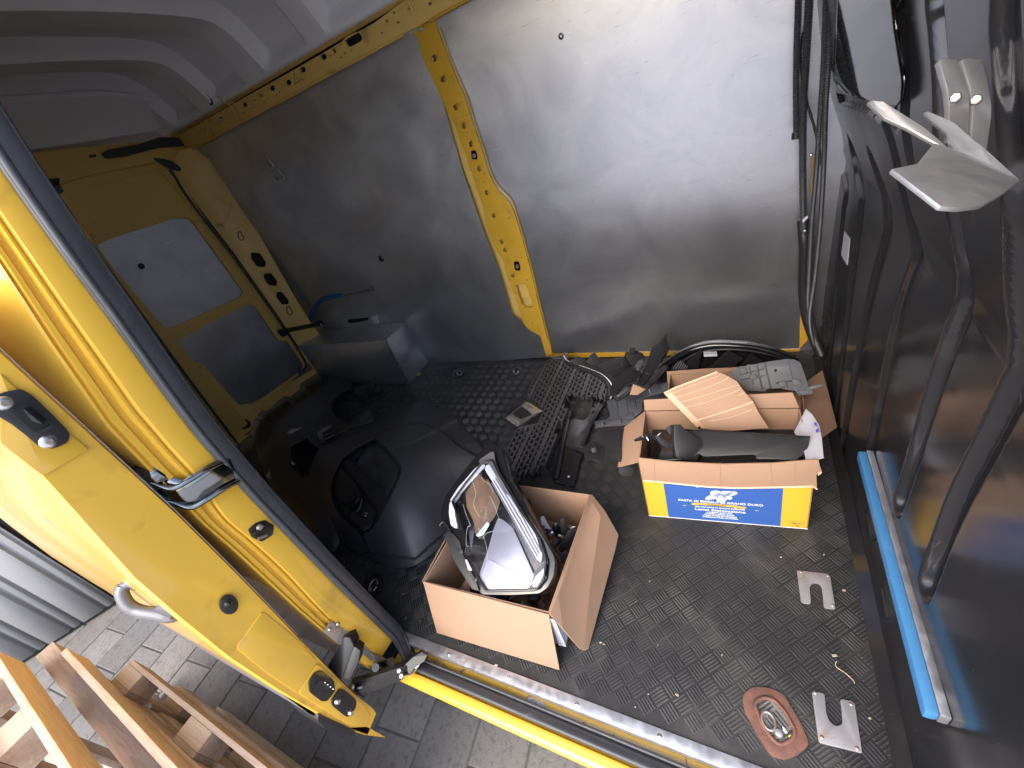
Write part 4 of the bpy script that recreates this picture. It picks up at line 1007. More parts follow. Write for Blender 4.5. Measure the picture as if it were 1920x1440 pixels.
slab('arm_stop', [dp(u, v, 1.28) for u, v in ((640, 1272), (650, 1248), (664, 1212), (676, 1220), (672, 1242), (656, 1276))], 0.04, M['darksteel'], sd, bev=0.004)
jp = slab('jamb_plate', on(px(-1.402), rnd([(608, 1186), (620, 1164), (654, 1186), (692, 1218), (706, 1228), (696, 1240), (664, 1212), (636, 1208)], 2)), 0.004, M['dullsteel'], van, bev=0.001)
for u, v in ((618, 1180), (634, 1170), (679, 1208)): disc('plate_screw', px(-1.401)(u, v), (1, 0, 0), 0.006, 0.003, M['steel'], jp, 10, 0.002)
slab('jamb_bracket', on(px(-1.396), rnd([(698, 1226), (716, 1230), (736, 1244), (730, 1252), (712, 1248), (704, 1240)], 3)), 0.01, M['dullsteel'], van, bev=0.002)
slab('jamb_gusset', on(px(-1.404), [(676, 1212), (690, 1218), (706, 1240), (702, 1250), (684, 1246), (672, 1234)]), 0.01, M['yellow'], van, bev=0.002)
slab('body_underside', [(-1.43, -0.12, -0.04), (-3.6, -0.12, -0.04), (-3.6, 1.8, -0.04), (-1.43, 1.8, -0.04)], 0.03, M['dark'], van)
slab('body_underside', [(0.1, -0.06, -0.245), (-1.43, -0.06, -0.245), (-1.43, 1.8, -0.245), (0.1, 1.8, -0.245)], 0.03, M['dark'], van)

# ================================================================== OUTSIDE
GZ = -0.55
gnd = slab('ground', [(-60, -60, GZ - 0.012), (60, -60, GZ - 0.012), (60, 60, GZ - 0.012), (-60, 60, GZ - 0.012)], 0.05, M['ground'], None)
gnd["kind"] = 'structure'; gnd["label"] = 'flat concrete yard stretching away around the van'
pv = slab('pavement', [(-5.2, -1.5, GZ - 0.006), (0.9, -1.5, GZ - 0.006), (0.9, 0.9, GZ - 0.006), (-5.2, 0.9, GZ - 0.006)], 0.005, M['joint'], None)
pv["kind"] = 'structure'; pv["label"] = 'grey concrete block paving beside the yellow sill'
rr = random.Random(21)
paver_meshes = []
pw, pl_ = 0.232, 0.35
for k in range(6):
    bm = bmesh.new()
    box_bm(bm, (-pw / 2 + 0.003, -pl_ / 2 + 0.003, -0.05), (pw / 2 - 0.003, pl_ / 2 - 0.003, 0.0))
    bmesh.ops.recalc_face_normals(bm, faces=bm.faces)
    te = [e for e in bm.edges if all(abs(v.co.z) < 1e-6 for v in e.verts)]
    bmesh.ops.bevel(bm, geom=te, offset=0.004, segments=1, affect='EDGES')
    me = bpy.data.meshes.new('paver'); bm.to_mesh(me); bm.free(); me.materials.append(M['paver'][k % 3]); paver_meshes.append(me)
ang = math.radians(5.5)
ca, sa = math.cos(ang), math.sin(ang)
for i in range(-22, 11):
    st = 0.5 * (i % 2) + rr.uniform(-.06, .06)
    for j in range(-7, 4):
        a, b = (i + 0.43) * pw, (j + st + 0.2) * pl_
        X, Y = -1.71 + ca * a - sa * b, -0.12 + sa * a + ca * b
        if not (-5.15 < X < 0.5 and -1.4 < Y < 0.55): continue
        o = bpy.data.objects.new('paver', rr.choice(paver_meshes)); COL.objects.link(o)
        o.location = (X, Y, GZ + rr.uniform(-0.002, 0.001)); o.rotation_euler = (rr.uniform(-.004, .004), rr.uniform(-.004, .004), ang + (math.pi if rr.random() < .5 else 0))
        o.parent = pv; o.matrix_parent_inverse = pv.matrix_world.inverted()

# ribbed sheet-metal garage wall
gw = empty('garage_wall', (-4.3, -1.3, GZ))
tag(gw, 'grey ribbed sheet metal garage wall standing behind the open sliding door', 'wall')
ga = Vector((-4.40, -0.734, 0)); gb = Vector((-4.145, -0.326, 0)); gd = (gb - ga).normalized(); gnrm = Vector((gd.y, -gd.x, 0))
per = 0.205; hh = 2.3
s0 = -3.6; s1 = (gb - ga).length + 0.02
kx = s0; bm = None; idx = 0
while kx < s1 - 0.01:
    e = min(kx + per, s1)
    prof2 = [(kx, 0), (kx + per * .56, 0), (kx + per * .60, -0.016), (kx + per * .68, -0.016), (kx + per * .72, -0.004), (kx + per * .86, -0.004), (kx + per * .90, -0.018), (kx + per * .97, -0.018), (e + 0.001, 0)]
    prof2 = [(min(a, s1), b) for a, b in prof2]
    P = [[Vector((ga.x + gd.x * a + gnrm.x * b, ga.y + gd.y * a + gnrm.y * b, z)) for a, b in prof2] for z in (GZ + 0.03, GZ + 0.8, GZ + 1.6, GZ + hh)]
    grid_obj('ribbed_sheet', P, M['sheetmetal'], gw, 20, thick=0.002)
    kx += per
sk_ = slab('wall_plinth', [Vector((ga.x + gd.x * s, ga.y + gd.y * s, z)) + gnrm * -0.02 for s, z in ((s0, GZ), (s1 + .03, GZ), (s1 + .03, GZ + hh), (s0, GZ + hh))], 0.04, M['dark'], gw)
for s, z in ((0.02, 0.5), (-0.39, 0.35), (-0.39, 1.2), (0.02, 1.3)):
    disc('wall_screw', Vector((ga.x + gd.x * s, ga.y + gd.y * s, GZ + z)) + gnrm * 0.001, gnrm, 0.009, 0.004, M['darksteel'], gw, 8)

# wooden pallets standing on edge
def plank(name, lo, hi, par, m=M['pine'], rot=0, loc=None, label=None):
    bm = bmesh.new(); d = [h - l for l, h in zip(lo, hi)]
    box_bm(bm, (-d[0] / 2, -d[1] / 2, -d[2] / 2), (d[0] / 2, d[1] / 2, d[2] / 2))
    bmesh.ops.recalc_face_normals(bm, faces=bm.faces); bevel_bm(bm, 0.0025)
    c = Vector([(l + h) / 2 for l, h in zip(lo, hi)])
    o = finish(name, bm, m, None, 40, None, label)
    o.location = c
    o.parent = par; o.matrix_parent_inverse = Matrix.Translation(-Vector(par.location)) if par.rotation_euler.z == 0 else par.matrix_world.inverted()
    return o
def pallet(loc, rz, tilt, spec, label):
    p = empty('wooden_pallet', (0, 0, 0)); tag(p, label, 'pallet', 'wooden pallets standing on edge beside the van')
    for nm, lo, hi, m in spec:
        o = plank(nm, lo, hi, None, M[m]) if False else None
        bm = bmesh.new(); d = [h - l for l, h in zip(lo, hi)]
        box_bm(bm, (-d[0] / 2, -d[1] / 2, -d[2] / 2), (d[0] / 2, d[1] / 2, d[2] / 2))
        bmesh.ops.recalc_face_normals(bm, faces=bm.faces); bevel_bm(bm, 0.003)
        o = finish(nm, bm, M[m], None, 40); o.location = [(l + h) / 2 for l, h in zip(lo, hi)]; o.parent = p
    p.location = loc; p.rotation_euler = (tilt, 0, rz)
    return p
def edge_pallet_spec(L, H, wood='pine', wood2='pine_old'):
    """pallet stood on its long edge: x along, y thickness, z up. skids at y=0.. decks at y=-0.144"""
    s = []
    for z in (0.0, H / 2 - 0.05, H - 0.1):
        s.append(('skid', (0, -0.022, z), (L, 0, z + 0.1), wood))
        for x in (0, L / 2 - 0.07, L - 0.14):
            s.append(('block', (x, -0.10, z), (x + 0.14, -0.0225, z + 0.1), wood))
    for x in (0, L / 2 - 0.07, L - 0.14):
        s.append(('cross_board', (x, -0.122, 0), (x + 0.14, -0.1005, H), wood2))
    z = 0
    for k in range(5):
        s.append(('deck_board', (0, -0.144, k * (H - 0.1) / 4), (L, -0.1225, k * (H - 0.1) / 4 + 0.1), wood2 if k < 4 else wood))
    return s
# pallet nearest the van: low, blocks between two boards
p_ = pallet((-2.52, -0.445, GZ), math.radians(-1.0), 0, edge_pallet_spec(1.2, 0.62), 'small pale pine pallet on edge nearest the van, its skid and blocks showing')
for ch in p_.children: ch.scale.y = 0.72; ch.location.y *= 0.72
sp = []
H2 = 0.75
for z in (0.02, 0.33, H2 - 0.11): sp.append(('skid', (0, -0.022, z), (1.2, 0, z + 0.11), 'pine'))
sp += [('stringer', (-0.33, -0.105, H2 - 0.19), (0.95, -0.038, H2 - 0.10), 'pine_old'), ('stringer', (-0.33, -0.105, 0.02), (0.95, -0.038, 0.11), 'pine_old')]
for x in (0.02, 0.5): sp.append(('block', (x, -0.0375, H2 - 0.30), (x + 0.12, -0.0225, H2 - 0.12), 'pine_old')); sp.append(('cross_board', (x, -0.10, 0.11), (x + 0.10, -0.045, H2 - 0.191), 'pine_old'))
pallet((-2.73, -0.518, GZ), math.radians(-2.1), 0, sp, 'brownish pallet on edge with a thick stringer, between two paler pallets')
sp = []
H3 = 0.85
for z in (0.0, 0.35, H3 - 0.14): sp.append(('deck_board', (0, -0.022, z), (1.3, 0, z + 0.14), 'pine'))
for x in (0.42, 1.05, 0.0):
    sp.append(('block', (x, -0.135, H3 - 0.17), (x + 0.14, -0.0225, H3 - 0.05), 'pine'))
    sp.append(('cross_board', (x, -0.16, 0.0), (x + 0.14, -0.136, H3 - 0.05), 'pine_old'))
for z in (0.0, 0.35, H3 - 0.10): sp.append(('skid', (-0.1, -0.185, z), (1.3, -0.1605, z + 0.10), 'pine'))
pallet((-2.95, -0.628, GZ), math.radians(-2.3), 0, sp, 'outermost pale pine pallet on edge at the lower left corner')

# ================================================================== LOAD
def T(name, label, cat, loc, group=None):
    return tag(empty(name, loc), label, cat, group)

# ---------------- carton by the sill
cb = T('cardboard_box', 'open plain brown carton by the sill, holding the broken headlight', 'box', (-1.03, 0.33, 0))
t = 0.004
h = 0.215
c00, c10, c11, c01 = Vector((-1.272, 0.112, 0)), Vector((-0.812, 0.128, 0)), Vector((-0.80, 0.560, 0)), Vector((-1.262, 0.560, 0))
up = Vector((0, 0, 1))
def wallq(name, a, b, par, hh=h, m='card', z0=0.003, th=t):
    n = (b - a).cross(up).normalized()
    return slab(name, [a + up * z0, b + up * z0, b + up * hh, a + up * hh], th, M[m], par, bev=0.0012, normal=n)
wallq('side_panel', c00, c10, cb); wallq('side_panel', c10, c11, cb); wallq('side_panel', c11, c01, cb); wallq('side_panel', c01, c00, cb)
slab('bottom_panel', [c00 + up * .006, c10 + up * .006, c11 + up * .006, c01 + up * .006], 0.004, M['card'], cb)
R_ = lambda u, v, z: pz(z)(u, v)
slab('flap', [R_(793, 1091, h + .003), R_(1029, 1153, h + .003), R_(1049, 1257, .006), R_(819, 1187, .012)], 0.005, M['card'], cb, bev=0.0016)
slab('flap', [R_(1031, 1152, h + .004), R_(1110, 927, h + .004), R_(1134, 957, .17), R_(1160, 1003, .115), R_(1154, 1030, .085), R_(1104, 1216, .006), R_(1096, 1220, .004), R_(1088, 1217, .004)], 0.005, M['card'], cb, bev=0.0016)
slab('flap', [R_(840, 1004, h), R_(793, 1090, h), R_(796, 1096, h - .03), R_(842, 1010, h - .05)], 0.004, M['card'], cb, bev=0.001)
n = (c10 - c11).cross(up).normalized()
slab('shipping_label', [Vector((-0.806, 0.125, .19)), Vector((-0.800, 0.30, .19)), Vector((-0.800, 0.30, .03)), Vector((-0.806, 0.125, .03))], 0.001, M['paper'], cb, normal=Vector((1, 0, 0)))
slab('shipping_label', [R_(1031, 1160, .20), R_(1040, 1163, .19), R_(1062, 1213, .03), R_(1048, 1210, .03)], 0.001, M['paper'], cb)
for c in ((1098, 1010, 4, 9, .5), (1104, 1042, 6, 10, .9), (1108, 1030, 3, 6, .2)):
    pl4 = p3(R_(1031, 1152, h + .004), R_(1110, 927, h + .004), R_(1096, 1220, .004), 0.0006)
    slab('stain', on(pl4, circ(c[0], c[1], c[2], c[3], 9, c[4])), 0.0003, mat('faint_grease_stain', (0.30, 0.18, 0.115), 0.75, var=0.2, vscale=60), cb)

# ---------------- broken headlight leaning in the carton
HA, HB, HC = R_(905, 1112, .225), R_(1006, 1112, .235), R_(925, 836, .43)
HP = lambda off: p3(HA, HB, HC, off)
hl = T('headlight', 'smashed car headlight with white light bars leaning in the plain carton', 'headlight', tuple(R_(950, 1110, .2)))
house = [(925, 830), (938, 838), (948, 870), (956, 896), (972, 922), (991, 957), (1012, 992), (1035, 1033), (1041, 1052), (1039, 1078), (1027, 1102), (1011, 1113), (960, 1116), (903, 1115), (887, 1097), (868, 1064), (853, 1032), (840, 1006), (828, 992), (825, 960), (834, 932), (858, 897), (884, 864), (908, 838)]
slab('lamp_housing', on(HP(-0.012), rnd(house, 5, 2)), 0.07, M['plastic_gloss'], hl, bev=0.004)
# chrome lip and bezel
slab('top_fin', [dp(u, v, d) for u, v, d in ((922, 838, 1.62), (930, 828, 1.63), (938, 838, 1.64), (948, 876, 1.60), (952, 900, 1.58), (944, 900, 1.56), (938, 868, 1.60))], 0.012, M['plastic_gloss'], hl, bev=0.002)
slab('silver_blade', on(HP(0.006), rnd([(898, 862), (918, 848), (926, 846), (928, 862), (936, 886), (948, 912), (958, 930), (948, 926), (925, 884), (915, 868), (900, 872)], 4)), 0.006, M['handle'], hl, bev=0.001)
lb = [rnd([(892, 876), (906, 869), (910, 873), (880, 906), (866, 922), (855, 936), (849, 944), (843, 938), (858, 915)], 4),
      rnd([(843, 940), (851, 944), (853, 965), (857, 986), (854, 991), (845, 985), (841, 962)], 3),
      rnd([(912, 870), (924, 872), (934, 890), (975, 956), (1004, 1002), (1017, 1040), (1014, 1055), (1002, 1045), (958, 965), (922, 902), (908, 880)], 5)]
for l in lb: slab('light_guide', on(HP(0.004), l), 0.014, M['lightbar'], hl, bev=0.0025)
# ribs on the long guide
for k in range(4):
    tube('guide_rib', on(HP(0.006), [(922 + k * 3.4, 905 - k * 4.5), (968 + k * 4, 985 - k * 5), (1004 + k * 3.4, 1048 - k * 4.5)]), 0.0022, M['white_reflector'], hl, 6)
# amber/brown cavity and inner bowl
slab('lamp_cavity', on(HP(-0.004), rnd([(874, 915), (893, 884), (908, 886), (938, 940), (930, 965), (916, 985), (900, 1012), (880, 985), (865, 950)], 4)), 0.002, M['brown_card_in'], hl)
slab('bezel', on(HP(-0.001), rnd([(862, 925), (893, 880), (903, 878), (915, 896), (912, 902), (897, 888), (872, 924), (874, 950), (886, 975), (890, 990), (884, 1032), (875, 1010), (866, 965)], 3)), 0.01, M['plastic_gloss'], hl, bev=0.0015)
slab('reflector_bowl', on(HP(-0.001), rnd([(934, 970), (944, 975), (962, 990), (1000, 1088), (990, 1108), (912, 1104), (898, 1078), (915, 1030), (926, 990)], 5)), 0.004, M['white_reflector'], hl, bev=0.001)
slab('reflector_facet', on(HP(0.004), rnd([(916, 1048), (1000, 1092), (985, 1108), (912, 1106), (900, 1082)], 3)), 0.004, mat('pale_violet_reflector', (0.50, 0.50, 0.62), 0.25, metal=0.3, coat=0.3), hl, bev=0.001)
slab('reflector_facet', on(HP(0.002), [(952, 1000), (962, 990), (1003, 1082), (1000, 1090), (918, 1046), (930, 1000)]), 0.003, M['white_reflector'], hl, bev=0.001)
slab('bulb_shield', on(HP(0.006), rnd([(898, 1003), (915, 977), (919, 981), (914, 994), (902, 1007), (892, 1007)], 2)), 0.003, M['lens'], hl)
slab('teal_strip', on(HP(0.007), rnd([(892, 1005), (914, 978), (918, 983), (906, 1003), (898, 1006)], 2)), 0.002, mat('pale_teal_glass', (0.55, 0.80, 0.78), 0.2, coat=0.5), hl)
for k in range(5): slab('led_tooth', on(HP(0.012), [(1000 + k * 4.5, 1075 - k * 4), (1003 + k * 4.5, 1070 - k * 4), (1006 + k * 4.3, 1078 - k * 4), (1002 + k * 4.3, 1083 - k * 4)]), 0.006, M['plastic_gloss'], hl)
slab('led_window', on(HP(0.011), rnd([(997, 1086), (1014, 1062), (1020, 1064), (1018, 1080), (1006, 1100), (999, 1100)], 3)), 0.004, M['chrome'], hl, bev=0.001)
# clear lens with a jagged break
lens = rnd([(905, 866), (924, 862), (936, 888), (975, 954), (1012, 1010), (1024, 1050), (1020, 1085), (1004, 1106), (912, 1108), (884, 1062), (872, 1038), (876, 1020), (866, 985), (854, 955), (848, 940), (868, 912)], 4)
tube('lens_rim', [HP(0.010)(u, v) for u, v in lens + lens[:1]], 0.0042, M['plastic_gloss'], hl, 8)
brk = [(880, 912), (888, 890), (900, 884), (912, 900), (906, 912), (918, 930), (910, 950), (916, 962), (902, 980), (896, 990), (880, 985), (872, 962), (866, 946)]
slab('lamp_lens', on(HP(0.014), lens), 0.003, M['lens'], hl, [on(HP(0.014), brk)], bev=0.0008)
for c in ([(868, 945), (874, 965), (882, 985), (876, 990), (874, 1020), (880, 1025)], [(918, 930), (928, 950), (936, 975)], [(901, 884), (905, 900), (918, 908), (925, 925)], [(896, 990), (908, 1010), (914, 1040), (910, 1065)], [(885, 900), (892, 925), (888, 948), (900, 970)], [(905, 1010), (912, 1000), (925, 996)]):
    tube('lens_crack', spline(on(HP(0.0155), c), 3), 0.0004, M['lightbar'], hl, 5)
for sh in ([(893, 886), (906, 888), (911, 905), (899, 905)], [(899, 905), (915, 925), (912, 945), (897, 925)], [(880, 925), (894, 928), (899, 948), (884, 945)], [(897, 962), (912, 950), (915, 968), (900, 985)]):
    slab('lens_shard', [HP(0.010 + 0.008 * random.random())(u, v) for u, v in sh], 0.0015, M['lens'], hl)
# mounting bracket down the left edge
slab('mount_bracket', on(HP(-0.006), rnd([(840, 996), (852, 1003), (862, 1015), (868, 1040), (880, 1065), (892, 1088), (898, 1108), (884, 1104), (870, 1082), (858, 1062), (848, 1045), (840, 1020), (830, 1003)], 2)), 0.02, M['plastic'], hl, bev=0.002)
for u, v in ((864, 1034), (891, 1087)): slab('bracket_tab', on(HP(0.002), rnd([(u - 5, v - 3), (u + 3, v - 5), (u + 4, v + 2), (u - 4, v + 5)], 1)), 0.012, M['plastic'], hl, bev=0.001)
slab('white_sticker', on(HP(-0.004), [(872, 1049), (878, 1050), (887, 1066), (884, 1070), (878, 1069)]), 0.001, M['paper'], hl)
tube('lamp_clip', spline(on(HP(-0.004), [(824, 986), (832, 978), (838, 986), (846, 1000)]), 3), 0.003, M['plastic'], hl, 6)
tube('level_motor', [dp(1002, 1118, 1.40), dp(1008, 1134, 1.42)], 0.026, M['chrome'], hl, 14)
for k in range(5): tube('motor_rib', [dp(1018 + k * 3, 1112 - k, 1.385), dp(1019 + k * 3, 1130 - k, 1.40)], 0.0025, M['chrome'], hl, 6)
# smashed bits lying in the carton
G1 = 'broken bits inside the plain carton'
def bit(name, pix, depth, m, label, th=0.006, bev=0.001, cat='fragment', group=G1):
    pts = [dp(u, v, d) for (u, v), d in zip(pix, depth if isinstance(depth, (list, tuple)) else [depth] * len(pix))]
    o = slab(name, pts, th, M[m], None, bev=bev); tag(o, label, cat, group); return o
bit('plastic_fragment', [(992, 935), (996, 938), (1000, 965), (1014, 1000), (1022, 1020), (1012, 1012), (998, 980), (990, 950)], [1.62] * 4 + [1.55] * 2 + [1.58] * 2, 'plastic', 'long thin curved black sliver standing against the inside of the plain carton')
bit('plastic_fragment', [(1036, 985), (1045, 978), (1050, 988), (1068, 990), (1062, 1008), (1048, 1012), (1036, 1000)], 1.58, 'plastic_gloss', 'jagged glossy black piece furthest back among the bits in the plain carton')
bit('plastic_fragment', [(1050, 975), (1058, 968), (1062, 985), (1074, 1000), (1060, 1012), (1052, 1000)], 1.55, 'plastic', 'pointed black spike of plastic near the back right of the plain carton')
bit('plastic_fragment', [(1064, 996), (1084, 986), (1078, 1008), (1058, 1045), (1048, 1030)], 1.52, 'plastic', 'flat matt black plate against the right wall of the plain carton')
bit('plastic_fragment', [(1040, 1045), (1062, 1032), (1066, 1044), (1050, 1060), (1036, 1066)], 1.46, 'slate', 'ribbed grey fragment beside the lower right of the headlight')
bit('plastic_fragment', [(918, 1116), (948, 1112), (940, 1122), (926, 1132), (916, 1124)], 1.44, 'slate', 'small grey ribbed piece under the front edge of the headlight')
bit('card_scrap', [(1013, 970), (1020, 968), (1028, 984), (1034, 992), (1024, 996), (1014, 988)], 1.57, 'white', 'small pale cream scrap among the black bits in the plain carton')
bit('metal_scrap', [(1028, 1002), (1036, 996), (1040, 1000), (1032, 1008)], 1.54, 'steel', 'tiny shiny metal scrap among the black bits, left of the spike')
bit('metal_scrap', [(1048, 1002), (1058, 1006), (1056, 1011), (1046, 1006)], 1.53, 'steel', 'tiny shiny metal scrap among the black bits, right of the cream scrap')
bit('plastic_fragment', [(880, 1090), (890, 1080), (902, 1112), (895, 1126), (882, 1116)], 1.45, 'plastic_gloss', 'black shard wedged left of the headlight in the plain carton')
bit('plastic_fragment', [(1000, 1000), (1020, 1010), (1040, 1040), (1046, 1075), (1036, 1060), (1020, 1030)], 1.50, 'plastic_gloss', 'long black strip lying along the right edge of the headlight')
bit('plastic_fragment', [(985, 1120), (1028, 1090), (1050, 1065), (1040, 1100), (1024, 1140), (990, 1138)], 1.50, 'plastic', 'broad black piece deep in the front right of the plain carton')
bit('plastic_fragment', [(900, 1122), (960, 1128), (985, 1132), (975, 1142), (920, 1134)], 1.50, 'dark', 'dark strip lying along the front inside of the plain carton')
bit('card_scrap', [(868, 1098), (876, 1086), (882, 1096), (874, 1112)], 1.47, 'card', 'small brown cardboard scrap at the front left inside the plain carton')
rs = random.Random(17)
for k in range(20):
    u, v = (rs.uniform(1000, 1075), rs.uniform(985, 1075)) if k < 12 else (rs.uniform(890, 1030), rs.uniform(1108, 1135))
    if k < 12 and (u - 1000) * 1.7 + 985 < v - 40: u += 25
    d = 1.56 - (v - 985) * 0.0011 + rs.uniform(-.02, .02); a = rs.uniform(0, 3.14); L_, w0 = rs.uniform(8, 18), rs.uniform(3, 7)
    pts = [(u + math.cos(a) * x - math.sin(a) * y, v + math.sin(a) * x + math.cos(a) * y) for x, y in ((-L_, -w0 * .3), (0, -w0), (L_, -w0 * .2), (L_ * .6, w0), (-L_ * .5, w0 * .8))]
    bit('plastic_shard', pts, [d + rs.uniform(-.015, .015) for _ in pts], rs.choice(['plastic', 'plastic', 'plastic_gloss', 'lattice']), 'small black plastic shard in the heap beside the headlight' if k < 12 else 'small black plastic shard under the front of the headlight', 0.005, 0.0, 'shard', 'black shards in the plain carton' if k < 12 else 'black shards under the headlight')
w_ = tube('wire', spline([dp(952, 1130, 1.44), dp(954, 1124, 1.43), (dp(962, 1120, 1.43)), dp(968, 1114, 1.42)], 4), 0.0022, M['white'], None, 6)
tag(w_, 'short white wire end under the headlight in the plain carton', 'wire', G1)

# ---------------- printed pasta carton
pb = T('pasta_box', 'blue and yellow printed pasta carton with torn flaps, full of black trim', 'box', (-0.39, 0.82, 0))
a0 = Vector((-0.637, 0.655, 0)); ux = Vector((math.cos(math.radians(4.4)), math.sin(math.radians(4.4)), 0)); uy = Vector((-ux.y, ux.x, 0))
BL, BD, BH = 0.505, 0.262, 0.305
def bq(x, y, z): return a0 + ux * x + uy * y + up * z
slab('front_panel', [bq(0, 0, .003), bq(BL, 0, .003), bq(BL, 0, BH), bq(0, 0, BH)], 0.004, M['print_yellow'], pb, normal=-uy)
slab('blue_band', [bq(.072, -.0006, .006), bq(.428, -.0006, .006), bq(.428, -.0006, BH - .02), bq(.072, -.0006, BH - .02)], 0.0004, M['print_blue'], pb, normal=-uy)
slab('white_border', [bq(.0, -.0007, .003), bq(BL, -.0007, .003), bq(BL, -.0007, .007), bq(0, -.0007, .007)], 0.0004, M['print_white'], pb, normal=-uy)
for x0 in (.069, .428): slab('white_border', [bq(x0, -.0011, .007), bq(x0 + .0025, -.0011, .007), bq(x0 + .0025, -.0011, .25), bq(x0, -.0011, .25)], 0.0004, M['print_yellow'], pb, normal=-uy)
slab('side_panel', [bq(0, 0, .003), bq(0, BD, .003), bq(0, BD, BH), bq(0, 0, BH)], 0.004, M['card'], pb, normal=-ux)
slab('side_panel', [bq(BL, 0, .003), bq(BL, BD, .003), bq(BL, BD, BH), bq(BL, 0, BH)], 0.004, M['card'], pb, normal=ux)
slab('back_panel', [bq(0, BD, .003), bq(BL, BD, .003), bq(BL, BD, BH), bq(0, BD, BH)], 0.004, M['card'], pb, normal=uy)
slab('bottom_panel', [bq(0, 0, .006), bq(BL, 0, .006), bq(BL, BD, .006), bq(0, BD, .006)], 0.004, M['card'], pb)
# front flap folded down over the print, with a wavy torn lower edge
top = [(1196, 859), (1255, 866), (1350, 871), (1450, 869), (1535, 862)]
bot = [(1539, 884), (1531, 890), (1532, 917), (1524, 912), (1490, 913), (1440, 914), (1380, 915), (1330, 913), (1280, 908), (1240, 904), (1206, 901)]
fpl = plane(-uy, (-uy).dot(a0) + 0.012)
fo = on(fpl, top + bot)
ff = slab('flap', fo, 0.005, M['card'], pb, bev=0.001)
tube('torn_edge', [fpl(u, v) for u, v in bot[2:]], 0.003, M['card_edge'], ff, 6)
for x in (1227, 1350, 1445, 1490): tube('crease', on(plane(-uy, (-uy).dot(a0) + 0.0125), [(x, 868), (x + 1, 911)]), 0.0009, M['card'], ff, 5)
slab('flap', [bq(0, 0.0, BH), bq(0, BD, BH), R_(1171, 800, .27), R_(1158, 876, .22)], 0.005, M['card'], pb, bev=0.001)
slab('flap', [bq(0, BD + .003, BH), bq(BL, BD + .003, BH), R_(1486, 736, .36), R_(1207, 750, .35)], 0.005, M['card'], pb, bev=0.001)
# white torn right flap, leaning out
wf = slab('white_flap', [dp(u, v, d) for u, v, d in ((1511, 766, 1.40), (1489, 810, 1.36), (1507, 845, 1.27), (1511, 862, 1.225), (1530, 861, 1.215), (1544, 858, 1.215), (1541, 822, 1.27), (1536, 797, 1.32), (1524, 778, 1.37))], 0.003, M['white'], pb, bev=0.0008)
for sc_ in ([(1526, 793), (1531, 791), (1532, 797), (1528, 798)], [(1529, 807), (1535, 803), (1536, 809), (1531, 811)], [(1530, 798), (1534, 797), (1534, 801)]):
    slab('violet_scrap', [dp(u, v, 1.285) for u, v in sc_], 0.001, M['violet'], wf)
slab('torn_edge', [bq(BL, .0, BH), bq(BL + .010, -.004, BH + .004), bq(BL + .014, -.006, BH - .018), bq(BL + .006, -.008, BH - .03)], 0.004, M['card_edge'], pb, bev=0.001)
# printing
def text(s, x, z, size, m, par, italic=0.0, depth=-.0016, sx=1.0):
    cu = bpy.data.curves.new('lettering', 'FONT'); cu.body = s; cu.size = size; cu.align_x = 'CENTER'; cu.extrude = 0.0003; cu.shear = italic; cu.offset = 0.0003
    to = bpy.data.objects.new('tmp', cu); COL.objects.link(to)
    bpy.context.view_layer.update()
    me = bpy.data.meshes.new_from_object(to.evaluated_get(bpy.context.evaluated_depsgraph_get()))
    bpy.data.objects.remove(to)
    Mx = Matrix(((ux.x * sx, 0, -uy.x, 0), (ux.y * sx, 0, -uy.y, 0), (0, 1, 0, 0), (0, 0, 0, 1)))
    me.transform(Matrix.Translation(bq(x, depth, z)) @ Mx)
    me.materials.clear(); me.materials.append(m)
    o = link('lettering', me); adopt(o, par); return o
cx = .245
text('Magnani dal 1831', cx, .195, .030, M['print_white'], pb, 0.3)
text('PASTA DI SEMOLA DI GRANO DURO', cx, .109, .0138, M['print_white'], pb, sx=1.15)
text('PER UNA PASTA DI QUALITÀ SUPERIORE', cx, .0805, .0078, M['print_white'], pb, sx=1.08)
text('Lenta Essiccazione', cx, .064, .0165, M['print_white'], pb, sx=1.3)
for i, s in enumerate(('I migliori grani duri', 'Semola a grana grossa', 'Acqua fresca di montagna', 'Trafilatura ruvida al bronzo')):
    text(s, cx, .0545 - i * .0095, .0082, M['print_white'], pb, sx=1.25)
for s in (-1, 1): slab('print_rule', [bq(cx + s * .108, -.0014, .083), bq(cx + s * .119, -.0014, .083), bq(cx + s * .119, -.0014, .0842), bq(cx + s * .108, -.0014, .0842)], 0.0004, M['print_white'], pb, normal=-uy)
rb = slab('ribbon', [bq(cx - .075, -.0014, .104), bq(cx + .055, -.0014, .103), bq(cx + .055, -.0014, .0925), bq(cx - .075, -.0014, .0935)], 0.0004, M['print_yellow'], pb, normal=-uy)
slab('ribbon_tail', [bq(cx - .090, -.0012, .1005), bq(cx - .070, -.0012, .102), bq(cx - .070, -.0012, .0905), bq(cx - .090, -.0012, .0895), bq(cx - .085, -.0012, .095)], 0.0004, M['print_yellow'], rb, normal=-uy)
slab('ribbon_tail', [bq(cx + .045, -.0012, .099), bq(cx + .082, -.0012, .0985), bq(cx + .077, -.0012, .094), bq(cx + .082, -.0012, .089), bq(cx + .045, -.0012, .0895)], 0.0004, M['print_yellow'], rb, normal=-uy)
text('LA SPECIALITÀ', cx - .01, .0955, .0068, M['print_dark'], pb, sx=1.3, depth=-.0022)
